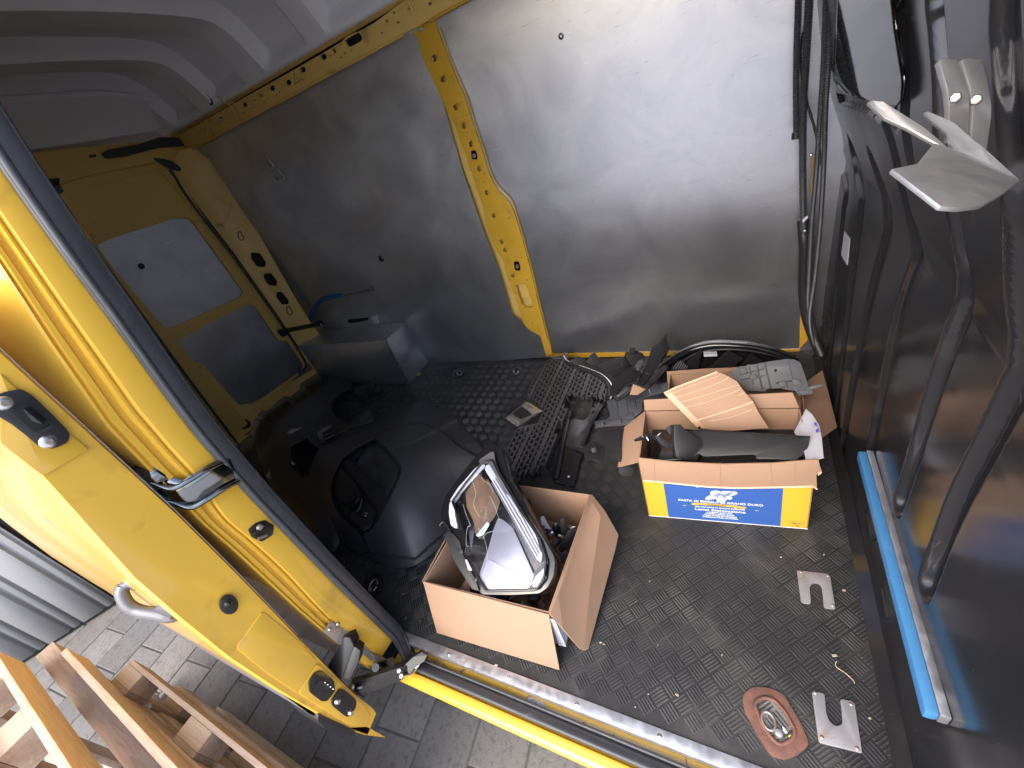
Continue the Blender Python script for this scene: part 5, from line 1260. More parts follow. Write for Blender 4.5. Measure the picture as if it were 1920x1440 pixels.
# sheaf-like emblem: overlapping shells with fluting
for (ex, ez, ra, rb_, rot) in ((.225, .140, .026, .011, .55), (.252, .137, .016, .024, -.1), (.262, .162, .026, .012, .35), (.236, .161, .018, .014, .2), (.282, .163, .020, .010, .45), (.268, .146, .018, .012, -.5)):
    pts = circ(ex, ez, ra, rb_, 18, rot)
    e_ = slab('printed_emblem', [bq(x, -.0013, z) for x, z in pts], 0.0004, M['print_white'], pb, normal=-uy)
    for k in range(-2, 3):
        c, s = math.cos(rot), math.sin(rot)
        L_ = ra * .8 * math.sqrt(max(0, 1 - (k / 3) ** 2)); o_ = k * rb_ / 3
        p0 = (ex - c * L_ - s * o_, ez - s * L_ + c * o_); p1 = (ex + c * L_ - s * o_, ez + s * L_ + c * o_)
        tube('print_rule', [bq(p0[0], -.0016, p0[1]), bq(p1[0], -.0016, p1[1])], 0.0006, M['print_blue'], e_, 4)
# weight box at the right
for (x0, x1, z0, z1) in ((.452, .494, .012, .0128), (.452, .494, .0412, .042), (.452, .4528, .012, .042), (.4932, .494, .012, .042)):
    slab('print_rule', [bq(x0, -.0010, z0), bq(x1, -.0010, z0), bq(x1, -.0010, z1), bq(x0, -.0010, z1)], 0.0004, M['print_dark'], pb, normal=-uy)
text('Pezzi 12 x', .473, .029, .0078, M['print_dark'], pb, sx=.9, depth=-.0012)
text('6 Kg', .473, .018, .0078, M['print_dark'], pb, sx=.9, depth=-.0012)

# black trim pieces sticking out of the pasta carton
tr = T('trim_panel', 'broad matt black trim panel lying across the top of the pasta carton', 'car part', tuple(bq(.3, .12, .24)))
tp = p3(bq(.13, .06, .30), bq(.47, .02, .30), bq(.30, .20, .375))
slab('trim_face', on(tp, rnd([(1284, 805), (1330, 807), (1420, 812), (1519, 819), (1516, 836), (1510, 850), (1494, 862), (1418, 860), (1416, 853), (1412, 852), (1320, 856), (1310, 850), (1290, 862), (1282, 840)], 2)), 0.012, M['plastic'], tr, bev=0.002)
slab('trim_end', [dp(u, v, 1.405) for u, v in ((1264, 798), (1276, 797), (1288, 808), (1315, 825), (1318, 838), (1307, 864), (1282, 862), (1268, 858), (1264, 830))], 0.03, M['plastic'], tr, bev=0.003)
slab('trim_ear', [dp(u, v, 1.44) for u, v in ((1249, 803), (1262, 796), (1276, 796), (1286, 806), (1278, 812), (1262, 820), (1254, 812))], 0.006, M['plastic'], tr, bev=0.001)
slab('trim_lug', [dp(u, v, 1.50) for u, v in ((1308, 804), (1316, 791), (1324, 795), (1328, 806))], 0.01, M['plastic'], tr, bev=0.002)
slab('trim_lug', [dp(u, v, 1.52) for u, v in ((1376, 805), (1390, 797), (1393, 785), (1402, 781), (1412, 790), (1420, 799), (1432, 802), (1426, 808))], 0.012, M['plastic'], tr, bev=0.002)
tube('trim_edge', [tp(1284, 806) + Vector((0, 0, .002)), tp(1519, 820) + Vector((0, 0, .002))], 0.0025, M['plastic_gloss'], tr, 6)
gf = T('grille_fragment', 'splintered black strip poking over the left end of the pasta carton', 'fragment', tuple(dp(1215, 825, 1.46)))
tube('splinter_strip', spline([dp(1190, 826, 1.44), dp(1205, 821, 1.45), dp(1222, 818, 1.47), (dp(1240, 826, 1.48)), dp(1264, 838, 1.46)], 5), [0.004 + 0.006 * math.sin(i * .15) for i in range(21)], M['plastic'], gf, 7, smooth=10)
slab('splinter', [dp(u, v, 1.46) for u, v in ((1228, 818), (1236, 815), (1240, 822), (1252, 826), (1266, 838), (1262, 846), (1240, 834))], 0.006, M['plastic'], gf, bev=0.001)
for a, b in (((1196, 824), (1206, 818)), ((1212, 819), (1216, 826)), ((1232, 817), (1239, 812))):
    tube('splinter', [dp(*a, 1.445), dp(*b, 1.445)], 0.0018, M['alu_strip'], gf, 5)
dk = slab('duct_piece', [bq(.03, .02, .24), bq(.18, .02, .26), bq(.2, .2, .25), bq(.03, .22, .22)], 0.03, M['plastic_gloss'], None, bev=0.006)
tag(dk, 'glossy black duct piece deep in the left end of the pasta carton', 'car part')
tube('duct_rib', spline([bq(.02, .03, .272), bq(.10, .03, .285), bq(.16, .04, .285)], 4), 0.006, M['plastic_gloss'], dk, 8)
fill = slab('liner_piece', [bq(.02, .01, .20), bq(.49, .01, .20), bq(.49, .25, .22), bq(.02, .25, .22)], 0.01, M['plastic'], None, bev=0.003)
tag(fill, 'flat black liner piece under the trim panel in the pasta carton', 'car part')
# torn sheet of corrugated board on top
cs = T('cardboard_sheet', 'torn creased sheet of brown cardboard with tape, tipped into the pasta carton', 'cardboard', tuple(bq(.3, .22, .3)))
cp_ = p3(R_(1310, 805, .285), R_(1441, 803, .285), R_(1300, 716, .43))
csh = slab('creased_sheet', on(cp_, [(1245, 737), (1268, 726), (1300, 714), (1345, 697), (1358, 702), (1382, 715), (1392, 730), (1412, 753), (1424, 776), (1442, 803), (1410, 805), (1374, 808), (1310, 804), (1278, 770)]), 0.005, M['card'], cs, bev=0.001)
cp2 = p3(R_(1310, 805, .285), R_(1441, 803, .285), R_(1300, 716, .43), 0.0012)
for c, r in (([(1256, 748), (1300, 735), (1352, 716), (1366, 706)], .0011), ([(1266, 757), (1320, 742), (1362, 728), (1386, 722)], .0009), ([(1274, 767), (1320, 755), (1370, 738), (1390, 728)], .0011), ([(1296, 791), (1340, 778), (1380, 765), (1412, 753)], .0022), ([(1384, 742), (1396, 736)], .0009), ([(1330, 790), (1370, 782), (1410, 768)], .0008), ([(1250, 742), (1290, 726), (1350, 704)], .0009)):
    tube('crease', spline(on(cp2, c), 3), r, M['card_edge'], csh, 5)
tube('torn_edge', on(cp2, [(1245, 737), (1268, 726), (1300, 714), (1345, 697)]), 0.003, M['card_edge'], csh, 6)
slab('brown_tape', on(cp2, [(1246, 739), (1258, 735), (1322, 801), (1308, 803), (1278, 772)]), 0.0006, mat('brown_parcel_tape', (0.36, 0.21, 0.10), 0.35, coat=0.2), csh)

# ---------------- second carton behind
rbx = T('cardboard_box', 'open brown carton half hidden behind the pasta carton, against the bulkhead', 'box', (-0.33, 1.13, 0))
q = [Vector((-0.60, 1.00, 0)), Vector((-0.13, 1.00, 0)), Vector((-0.115, 1.26, 0)), Vector((-0.61, 1.26, 0))]
for a, b in ((0, 1), (1, 2), (2, 3), (3, 0)): wallq('side_panel', q[a], q[b], rbx, 0.225)
slab('flap', [py(1.27)(1252, 720), py(1.27)(1250, 697), py(1.29)(1318, 692), py(1.29)(1387, 689), py(1.27)(1500, 700), py(1.27)(1500, 725)], 0.005, M['card'], rbx, bev=0.001)
slab('flap', [dp(u, v, d) for u, v, d in ((1470, 745, 1.66), (1542, 694, 1.72), (1552, 730, 1.68), (1570, 801, 1.60), (1539, 823, 1.56), (1510, 800, 1.55))], 0.005, M['card'], rbx, bev=0.001)
cardtri = slab('card_scrap', [dp(u, v, 1.79) for u, v in ((1187, 720), (1211, 730), (1195, 741), (1181, 740))], 0.004, M['card'], None, bev=0.0008)
tag(cardtri, 'small triangular scrap of brown card between the black parts left of the cartons', 'cardboard')

# ---------------- slate undertrays
def tray(name, label, pl, outline, ribs_, bosses, hol=()):
    e = T(name, label, 'car part', tuple(pl(0)(*outline[0])))
    o = slab('tray_plate', on(pl(0), rnd(outline, 2, 2)), 0.010, M['slate'], e, [on(pl(0), h_) for h_ in hol], bev=0.0015)
    for c, r in ribs_: tube('tray_rib', on(pl(0.001), c), r, M['slate'], o, 6)
    for b_ in bosses: slab('tray_pad', on(pl(0.006), rnd(b_, 2, 2)), 0.008, M['slate'], o, bev=0.002)
    return e
ta, tb, tc_ = R_(1375, 700, .315), R_(1520, 720, .29), R_(1440, 672, .36)
PL1 = lambda off: p3(ta, tb, tc_, off)
tray('undertray', 'slate grey ribbed plastic tray propped on the carton by the bulkhead', PL1,
     [(1367, 701), (1378, 691), (1387, 687), (1400, 686), (1402, 683), (1410, 684), (1440, 678), (1475, 673), (1490, 674), (1501, 680), (1506, 695), (1513, 715), (1518, 728), (1526, 735), (1524, 739), (1497, 742), (1492, 733), (1470, 730), (1466, 728), (1440, 729), (1433, 735), (1415, 733), (1398, 731), (1392, 722)],
     [([(1388, 702), (1422, 694), (1432, 690)], .002), ([(1390, 712), (1425, 706), (1434, 703)], .002), ([(1405, 688), (1412, 720)], .002), ([(1419, 685), (1429, 730)], .003), ([(1433, 680), (1445, 728)], .003), ([(1478, 676), (1486, 712)], .002), ([(1455, 718), (1500, 712)], .003), ([(1470, 712), (1476, 728)], .002), ([(1490, 710), (1496, 724)], .002)],
     [[(1386, 690), (1398, 688), (1402, 700), (1388, 703)], [(1404, 702), (1418, 700), (1421, 710), (1407, 712)], [(1460, 716), (1474, 714), (1478, 726), (1464, 727)], [(1484, 712), (1500, 710), (1506, 722), (1490, 724)], [(1496, 732), (1516, 729), (1526, 733), (1524, 738), (1500, 740)]],
     [[(1451, 693), (1456, 692), (1457, 696), (1453, 698)]])
for k in range(4):
    pass
lug = slab('tray_tongue', on(PL1(0.003), rnd([(1512, 727), (1528, 722), (1544, 720), (1545, 723), (1530, 728), (1514, 732)], 1.5)), 0.005, M['slate'], bpy.data.objects['undertray'], bev=0.001)
sa_, sb_, sc_ = R_(1130, 795, .05), R_(1250, 735, .14), R_(1150, 750, .11)
PL2 = lambda off: p3(sa_, sb_, sc_, off)
tray('undertray', 'slate grey ribbed plastic strip lying on the floor left of the pasta carton', PL2,
     [(1137, 752), (1146, 750), (1200, 740), (1212, 731), (1228, 722), (1250, 716), (1262, 715), (1263, 722), (1245, 735), (1206, 747), (1203, 770), (1198, 776), (1192, 780), (1184, 793), (1166, 798), (1135, 800), (1116, 803), (1114, 790), (1138, 786), (1144, 780)],
     [([(1156, 752), (1160, 782)], .002), ([(1174, 748), (1178, 772)], .002), ([(1190, 744), (1194, 770)], .002), ([(1150, 765), (1200, 756)], .002), ([(1216, 734), (1222, 742)], .003), ([(1234, 722), (1240, 734)], .002), ([(1246, 718), (1250, 730)], .002)],
     [[(1117, 791), (1132, 789), (1134, 798), (1118, 801)], [(1138, 788), (1164, 783), (1166, 795), (1140, 798)], [(1172, 776), (1186, 772), (1190, 784), (1174, 786)], [(1180, 750), (1190, 748), (1192, 758), (1182, 760)]],
     [[(1256, 717), (1259, 716.5), (1260, 719.5), (1257, 720)]])
tube('silver_pin', [PL2(0.004)(1217, 730), PL2(0.004)(1221, 741)], 0.003, M['alu_strip'], bpy.data.objects['undertray.001'], 6)

# ---------------- radiator grille with lozenge emblem
ga_, gb_, gc_ = R_(1060, 674, .09), R_(1143, 735, .07), R_(965, 888, .05)
GP = lambda off: p3(ga_, gb_, gc_, off)
gr_ = T('radiator_grille', 'long black lattice radiator grille with a chrome lozenge emblem, lying on the floor', 'car part', tuple(R_(1010, 780, 0)))
regs = [[(1012, 692), (1025, 680), (1042, 672), (1060, 672), (1100, 690), (1126, 705), (1142, 722), (1146, 738), (1140, 752), (1130, 745), (1112, 742), (1104, 748), (1086, 744), (1070, 738), (1062, 744), (1058, 758), (1068, 770), (1060, 790), (1050, 800), (1044, 824), (1040, 845), (1030, 868), (1012, 884), (985, 893), (940, 893), (946, 868), (954, 842), (962, 815), (975, 804), (998, 800), (1016, 785), (1020, 768), (990, 745), (990, 740), (1000, 715)]]
def inside(p, poly):
    x, y = p; c = False; j = len(poly) - 1
    for i in range(len(poly)):
        xi, yi = poly[i]; xj, yj = poly[j]
        if (yi > y) != (yj > y) and x < (xj - xi) * (y - yi) / (yj - yi) + xi: c = not c
        j = i
    return c
# local axes on the grille plane
O = GP(0)(1005, 790); e1 = (GP(0)(950, 893) - GP(0)(1046, 690)).normalized(); nG = (GP(0.01)(1005, 790) - GP(0)(1005, 790)).normalized()
nG = ((gb_ - ga_).cross(gc_ - ga_)).normalized(); nG = nG if nG.dot(CAM_C - O) > 0 else -nG
e2 = nG.cross(e1).normalized()
poly = [((GP(0)(u, v) - O).dot(e1), (GP(0)(u, v) - O).dot(e2)) for u, v in regs[0]]
bm = bmesh.new(); bs = bmesh.new()
pit2 = 0.0245; pit1 = 0.036
i0 = int(min(p[1] for p in poly) / pit2) - 1; i1 = int(max(p[1] for p in poly) / pit2) + 2
smin = min(p[0] for p in poly); smax = max(p[0] for p in poly)
for r in range(i0, i1):
    b_ = r * pit2
    run = None; s = smin
    thick = (r % 4 == 0)
    while s <= smax + 0.01:
        ins = inside((s, b_), poly)
        if ins and run is None: run = s
        if (not ins or s + 0.006 > smax) and run is not None:
            if s - run > 0.02:
                bar_bm(bs if thick else bm, O + e1 * run + e2 * b_, O + e1 * s + e2 * b_, 0.020 if thick else 0.0075, 0.026, nG)
            run = None
        s += 0.006
    st = 0.5 * pit1 if r % 2 else 0
    k = int(smin / pit1) - 1
    while k * pit1 < smax + 0.05:
        s = k * pit1 + st
        if inside((s, b_ + pit2 * .5), poly) and inside((s, b_ + pit2 * .1), poly) and inside((s, b_ + pit2 * .9), poly):
            bar_bm(bm, O + e1 * s + e2 * b_, O + e1 * s + e2 * (b_ + pit2), 0.0075, 0.022, nG)
        k += 1
finish('grille_lattice', bm, M['lattice'], gr_, 0)
finish('grille_spine', bs, M['lattice'], gr_, 0)
tube('grille_rim', spline(on(GP(0.006), [(1012, 692), (1025, 680), (1042, 672), (1058, 670)]), 3), 0.012, M['plastic'], gr_, 8)
cr_ = tube('chrome_edge', spline(on(GP(0.018), [(1057, 668), (1062, 676), (1075, 682), (1100, 691), (1125, 701), (1141, 714), (1148, 728), (1147, 742), (1144, 750)]), 4), 0.006, M['chrome'], gr_, 8)
tube('grille_rim', spline(on(GP(0.008), [(1060, 676), (1072, 686), (1098, 696), (1122, 706), (1136, 717), (1142, 730), (1141, 746)]), 4), 0.013, M['plastic'], gr_, 8)
slab('rim_tip', on(GP(0.02), [(1058, 659), (1063, 660), (1064, 676), (1058, 670), (1055, 668)]), 0.006, M['plastic_gloss'], gr_, bev=0.001)
for c in ([(1007, 712), (1016, 700), (1020, 704), (1012, 716)], [(1002, 735), (1010, 716), (1014, 720), (1006, 738)], [(996, 740), (1002, 728), (1006, 732), (1000, 745)], [(1010, 684), (1020, 680), (1024, 690), (1012, 700)]):
    slab('clip_tab', on(GP(0.004), rnd(c, 1)), 0.012, M['plastic'], gr_, bev=0.002)
jag = slab('broken_skirt', on(GP(-0.01), [(1048, 772), (1071, 770), (1070, 778), (1064, 792), (1058, 796), (1052, 805), (1044, 800)]), 0.006, M['plastic'], gr_, bev=0.001)
tube('broken_rim', spline(on(GP(0.0), [(1062, 740), (1066, 752), (1078, 755), (1086, 746), (1100, 743), (1112, 750)]), 4), 0.005, M['plastic'], gr_, 6)
# emblem
em = slab('emblem', on(GP(0.012), rnd([(946, 783), (958, 764), (986, 751), (1000, 754), (1019, 769), (1015, 784), (1006, 792), (970, 800), (966, 797)], 2)), 0.022, M['plastic_gloss'], gr_, bev=0.003)
E1, E2, E3 = GP(0.014), GP(0.034), GP(0.012)
oq = [(946, 784), (987, 752), (1018, 771), (970, 800)]
iq = [(962, 776), (980, 763), (998, 777), (976, 786)]
mq = [tuple((Vector(a) * .52 + Vector(b) * .48)) for a, b in zip(oq, iq)]
bm = bmesh.new()
vo = [bm.verts.new(E1(u, v)) for u, v in oq]; vm = [bm.verts.new(E2(u, v)) for u, v in mq]; vi = [bm.verts.new(E3(u, v)) for u, v in iq]
for k in range(4):
    j = (k + 1) % 4
    bm.faces.new((vo[k], vo[j], vm[j], vm[k])); bm.faces.new((vm[k], vm[j], vi[j], vi[k]))
finish('lozenge', bm, M['badge'], em, 0)
slab('emblem_core', on(GP(0.013), iq), 0.001, M['dark'], em)
slab('emblem_base', on(GP(0.006), rnd([(969, 800), (1016, 786), (1016, 795), (996, 802), (970, 806)], 2)), 0.008, M['handle'], em, bev=0.002)

# ---------------- black bumper beam below the grille
ba_, bb_, bc_ = R_(1048, 905, .03), R_(1140, 742, .04), R_(1075, 780, .05)
BP = lambda off: p3(ba_, bb_, bc_, off)
be = T('bumper_beam', 'long glossy black bumper beam lying between the grille and the pasta carton', 'car part', tuple(R_(1080, 830, 0)))
slab('beam_face', on(BP(0), rnd([(1117, 738), (1135, 742), (1137, 752), (1122, 775), (1108, 800), (1096, 836), (1092, 850), (1086, 870), (1081, 895), (1076, 912), (1040, 905), (1030, 890), (1036, 870), (1044, 840), (1058, 806), (1064, 788), (1078, 785), (1092, 788), (1100, 784), (1108, 764)], 3)), 0.012, M['plastic_gloss'], be, bev=0.003)
tube('beam_fold', spline(on(BP(0.002), [(1064, 790), (1056, 830), (1050, 860), (1042, 900)]), 4), 0.016, M['plastic_gloss'], be, 10)
slab('beam_bracket', on(BP(0.012), rnd([(1060, 832), (1070, 833), (1090, 836), (1110, 844), (1108, 855), (1098, 850), (1076, 840), (1062, 838)], 1.5)), 0.012, M['plastic'], be, bev=0.002)
slab('beam_slot', on(BP(0.002), rnd([(1109, 772), (1114, 769), (1115, 773), (1110, 776)], 1)), 0.002, M['dark'], be)
for u, v in ((1066, 893), (1095, 811)): disc('beam_stud', BP(0.001)(u, v), nG, 0.007, 0.003, M['steel'] if v > 850 else M['plastic'], be, 10, 0.002)
slab('beam_slot', on(BP(0.002), rnd([(1063, 907), (1068, 907), (1067, 913), (1062, 912)], 1)), 0.002, M['dark'], be)

# ---------------- liners and brackets piled by the far wall
G2 = 'broken black liner pieces piled by the far wall'
def pc(name, label, pix, depth, th, m='liner', group=G2, extra=()):
    e = bit(name, pix, depth, m, label, th, 0.003, 'car part', group)
    for nm, pp_, d_, th_, mm in extra:
        slab(nm, [dp(u, v, k) for (u, v), k in zip(pp_, d_ if isinstance(d_, (list, tuple)) else [d_] * len(pp_))], th_, M[mm], e, bev=0.001)
    return e
pc('wheel_liner', 'black plastic liner strip leaning on the far lining, topmost of the pile', [(1213, 680), (1222, 652), (1236, 641), (1247, 628), (1252, 626), (1250, 634), (1256, 650), (1250, 664), (1236, 680), (1222, 705), (1208, 722), (1196, 716)], [2.05, 2.1, 2.12, 2.14, 2.14, 2.13, 2.1, 2.06, 2.02, 1.97, 1.92, 1.92], 0.012, extra=(
    ('liner_ridge', [(1245, 632), (1256, 650), (1238, 678), (1222, 706), (1216, 700), (1238, 655)], [2.10, 2.07, 1.99, 1.93, 1.94, 2.06], 0.006, 'liner'),
    ('liner_slot', [(1211, 697), (1220, 699), (1218, 704), (1209, 702)], 1.935, 0.003, 'dark')))
pc('wheel_liner', 'curved black liner shell with two square holes, beside the end of the grille', [(1118, 684), (1135, 678), (1150, 672), (1163, 668), (1175, 675), (1180, 686), (1168, 706), (1158, 716), (1148, 708), (1136, 696)], [1.95, 1.99, 2.02, 2.03, 2.01, 1.99, 1.93, 1.88, 1.88, 1.91], 0.014, 'liner', extra=(
    ('liner_slot', [(1164, 682), (1168, 681), (1170, 685), (1166, 687)], 1.955, 0.003, 'dark'), ('liner_slot', [(1157, 689), (1161, 688), (1162, 691), (1158, 692)], 1.93, 0.003, 'dark')))
pc('bracket', 'black moulded bracket with a round peg standing behind the curved liner', [(1173, 668), (1176, 660), (1190, 656), (1205, 662), (1210, 670), (1204, 690), (1192, 700), (1180, 684)], 2.04, 0.03, 'liner', extra=(('bracket_peg', [(1183, 655), (1184, 652), (1190, 652), (1191, 655), (1190, 662), (1183, 662)], 2.0, 0.02, 'liner'),))
pc('wheel_liner', 'small black hook shaped liner between the chrome grille edge and the wall', [(1099, 680), (1106, 666), (1116, 660), (1120, 668), (1128, 674), (1134, 680), (1120, 686), (1108, 684)], 2.08, 0.012)
pc('wheel_liner', 'folded black sheet lying under the curved liner, left of the card scrap', [(1149, 712), (1180, 688), (1198, 690), (1204, 702), (1190, 718), (1170, 735), (1150, 748), (1146, 735)], [1.87, 1.93, 1.96, 1.93, 1.89, 1.83, 1.80, 1.82], 0.01, 'liner')
tube('liner_wire', spline([dp(1148, 748, 1.80), dp(1160, 735, 1.81), dp(1172, 724, 1.83), dp(1190, 718, 1.86)], 4), 0.003, M['plastic_gloss'], bpy.data.objects['wheel_liner.003'], 6)
pc('fender_flap', 'thin torn black flap on the floor left of the pasta carton', [(1120, 830), (1126, 808), (1150, 804), (1166, 803), (1164, 840), (1168, 868), (1155, 862), (1146, 846), (1134, 838)], [1.62, 1.65, 1.65, 1.65, 1.58, 1.55, 1.56, 1.59, 1.61], 0.005, 'liner')
pc('duct_end', 'rounded black duct end on the floor under the pasta carton left flap', [(1160, 878), (1176, 872), (1186, 876), (1190, 886), (1184, 893), (1168, 893), (1160, 887)], 1.545, 0.03, 'liner')

pc('bracket', 'narrow black bracket at the foot of the far wall, left of the hook shaped liner', [(1068, 676), (1084, 668), (1098, 672), (1096, 682), (1080, 686)], 2.09, 0.02, 'liner')
pc('bracket', 'stepped black clip rail standing between the curved liner and the topmost strip', [(1188, 690), (1196, 676), (1206, 672), (1208, 684), (1202, 690), (1206, 698), (1196, 712), (1186, 706)], [1.97, 2.0, 2.02, 1.99, 1.97, 1.95, 1.90, 1.91], 0.018, 'bumper', extra=(('bracket_rib', [(1192, 694), (1202, 680), (1204, 684), (1195, 699)], 1.94, 0.006, 'lattice'),))
pc('wheel_liner', 'flat black liner offcut lying in front of the folded sheet, right of the grille edge', [(1150, 742), (1168, 726), (1180, 724), (1184, 732), (1172, 744), (1156, 752)], [1.80, 1.84, 1.85, 1.83, 1.79, 1.77], 0.008, 'plastic', extra=(('liner_ridge', [(1156, 742), (1176, 728), (1178, 731), (1158, 746)], 1.79, 0.006, 'lattice'),))
pc('wheel_liner', 'long black liner lip running from the pile towards the lamp shell', [(1216, 712), (1232, 694), (1246, 684), (1254, 688), (1244, 700), (1228, 716), (1218, 722)], [1.90, 1.95, 1.98, 1.97, 1.93, 1.88, 1.87], 0.012, 'liner', extra=(('liner_slot', [(1230, 702), (1236, 696), (1238, 699), (1232, 705)], 1.90, 0.003, 'dark'),))
pc('fender_flap', 'ragged black undertray scrap flat on the floor between the bumper beam and the pasta carton', [(1092, 838), (1112, 826), (1130, 830), (1136, 850), (1126, 868), (1110, 860), (1098, 864)], [1.60, 1.63, 1.63, 1.58, 1.55, 1.56, 1.55], 0.006, 'liner', extra=(('flap_clip', [(1108, 842), (1116, 838), (1120, 846), (1112, 850)], 1.575, 0.006, 'plastic'),))
# ---------------- big curved lamp shell with silver edge by the far wall
ls = T('lamp_shell', 'large curved black lamp shell with a silver rim standing by the far wall', 'car part', tuple(R_(1370, 690, 0)))
LY = 1.52
arcp = [(1231, 702), (1240, 688), (1260, 670), (1290, 653), (1320, 645), (1347, 642.5), (1400, 645), (1440, 653), (1470, 663), (1494, 673)]
lr = tube('silver_rim', spline(on(py(LY - .01), arcp[1:7]), 5), 0.007, M['alu_edge'], ls, 8)
ot = on(py(LY), [(1230, 706)] + arcp + [(1496, 680), (1480, 715), (1240, 725)])
slab('shell_back', ot, 0.03, M['plastic_gloss'], ls, bev=0.003)
tube('shell_rim', spline(on(py(LY - .02), [(u, v + 5) for u, v in arcp]), 4), 0.016, M['plastic_gloss'], ls, 10)
tube('shell_rim', spline(on(py(LY - .03), [(1262, 690), (1300, 665), (1340, 656), (1390, 656), (1440, 664), (1480, 676)]), 4), 0.006, M['plastic'], ls, 8)
for tri in ([(1290, 676), (1318, 652), (1310, 690), (1284, 692)], [(1326, 692), (1366, 657), (1394, 673), (1370, 690)], [(1384, 692), (1408, 664), (1430, 678), (1420, 692)], [(1300, 696), (1340, 690), (1352, 700), (1310, 704)], [(1345, 690), (1368, 674), (1385, 688), (1360, 698)]):
    slab('shell_facet', [py(LY - .05)(u, v) if i % 2 else py(LY - .022)(u, v) for i, (u, v) in enumerate(tri)], 0.004, M['plastic'], ls, bev=0.001)
slab('barcode_label', on(py(LY - .056), [(1319, 660), (1344, 659.5), (1345, 668), (1320, 669)]), 0.001, M['paper'], ls)
for k in range(9): slab('print_rule', on(py(LY - .0575), [(1321 + k * 2.5, 661), (1322.3 + k * 2.5, 661), (1322.3 + k * 2.5, 663.2), (1321 + k * 2.5, 663.2)]), 0.0004, M['dark'], ls)
cl = slab('cooling_fins', on(py(LY - .06), [(1260, 690), (1276, 676), (1292, 688), (1284, 694), (1258, 693)]), 0.004, M['slate'], ls, bev=0.001)
for k in range(6): tube('fin', [py(LY - .064)(1262 + k * 5, 691), py(LY - .064)(1272 + k * 3.4, 678 + k * 1.5)], 0.002, M['alu_strip'], cl, 5)
# ---------------- front bumper skin lying on the floor
bu = T('bumper_cover', 'big grained black bumper skin with a fog lamp recess, lying behind the plain carton', 'car part', tuple(R_(750, 920, 0)))
def dome(name, c, outline, H, zb, par, m, carve=None, nr=44, na=150, pw=2.4, q=0.75):
    oc = spline([Vector((u, v, 0)) for u, v in outline + outline[:1]], 4)
    L = [0]
    for a, b in zip(oc, oc[1:]): L.append(L[-1] + (b - a).length)
    pts = []; zbs = []
    for k in range(na):
        s = L[-1] * k / na; i = max(0, min(len(oc) - 2, int(np.searchsorted(L, s)) - 1)); t_ = (s - L[i]) / max(1e-6, L[i + 1] - L[i])
        p = oc[i].lerp(oc[i + 1], t_); pts.append(p)
        j = (i + t_) / 4; j0 = int(j) % len(outline); zbs.append(zb[j0] * (1 - (j % 1)) + zb[(j0 + 1) % len(outline)] * (j % 1))
    P = []
    for r in range(nr + 1):
        t_ = (r / nr) ** 0.85; row = []
        for k in range(na + 1):
            o = pts[k % na]; u = c[0] + (o.x - c[0]) * t_; v = c[1] + (o.y - c[1]) * t_
            z = zbs[k % na] + (H - zbs[k % na]) * max(0, 1 - t_ ** pw) ** q
            if carve: z = carve(u, v, z)
            row.append(pz(z)(u, v))
        P.append(row)
    return grid_obj(name, P, m, par, 32, thick=0.003)
Dp = [(703, 821), (732, 846), (750, 868), (754, 880), (748, 900), (732, 934), (712, 972), (694, 996), (684, 1001), (672, 1000), (640, 974), (624, 945), (619, 920), (624, 893), (640, 862), (668, 838)]
def seg_d(p, poly):
    b = 1e9; x, y = p
    for i in range(len(poly)):
        x1, y1 = poly[i]; x2, y2 = poly[(i + 1) % len(poly)]
        t_ = max(0, min(1, ((x - x1) * (x2 - x1) + (y - y1) * (y2 - y1)) / ((x2 - x1) ** 2 + (y2 - y1) ** 2)))
        b = min(b, math.hypot(x - x1 - t_ * (x2 - x1), y - y1 - t_ * (y2 - y1)))
    return b
arch_in = [(640, 900), (700, 818), (745, 797), (790, 791), (830, 806), (865, 836), (905, 858), (880, 960), (780, 1050), (690, 1040)]
def carve(u, v, z):
    if inside((u, v), arch_in): z += 0.016 * sst(0, 5, seg_d((u, v), arch_in))
    if inside((u, v), Dp):
        d = seg_d((u, v), Dp)
        z -= 0.060 * sst(0, 6, d) + 0.045 * sst(8, 40, d)
    return z
ol = [(640, 812), (690, 795), (730, 774), (768, 757), (800, 752), (836, 772), (858, 784), (863, 797), (905, 842), (900, 900), (868, 965), (835, 1015), (800, 1047), (772, 1063), (740, 1066), (700, 1050), (650, 1022), (605, 970), (580, 900), (600, 840)]
zb = [.10, .07, .04, .02, .01, .01, .01, .01, .01, .01, .01, .01, .01, .01, .01, .02, .04, .06, .10, .11]
dome('bumper_skin', (712, 858), ol, 0.25, zb, bu, M['bumper'], carve, 110, 300, 1.7, 1.0)
R3 = lambda u, v, z: pz(z)(u, v)
slab('fog_lamp_pod', [R3(u, v, z) for u, v, z in ((634, 884, .19), (640, 876, .20), (660, 900, .20), (673, 920, .19), (671, 930, .18), (655, 944, .16), (640, 940, .16), (628, 924, .17), (627, 905, .18))], 0.02, M['plastic'], bu, bev=0.003)
tube('pod_ring', spline([R3(645, 950, .155), R3(662, 946, .165), R3(673, 935, .175)], 5), 0.006, M['plastic'], bu, 8)
tube('pod_ring', spline([R3(654, 966, .15), R3(672, 956, .165), R3(679, 936, .175)], 5), 0.005, M['bumper'], bu, 8)
slab('switch_plate', [R3(u, v, .155) for u, v in rnd([(654, 968), (690, 942), (706, 960), (694, 985), (680, 994)], 4)], 0.012, M['plastic'], bu, bev=0.002)
disc('switch_knob', R3(684, 966, .158), (-.2, -.3, 1), 0.016, 0.008, M['plastic_gloss'], bu, 16, 0.003)
slab('blade_panel', [R3(u, v, z) for u, v, z in ((652, 858, .20), (700, 900, .17), (732, 932, .17), (712, 962, .165), (690, 930, .165), (664, 896, .19), (645, 868, .205))], 0.004, M['plastic'], bu, bev=0.001)
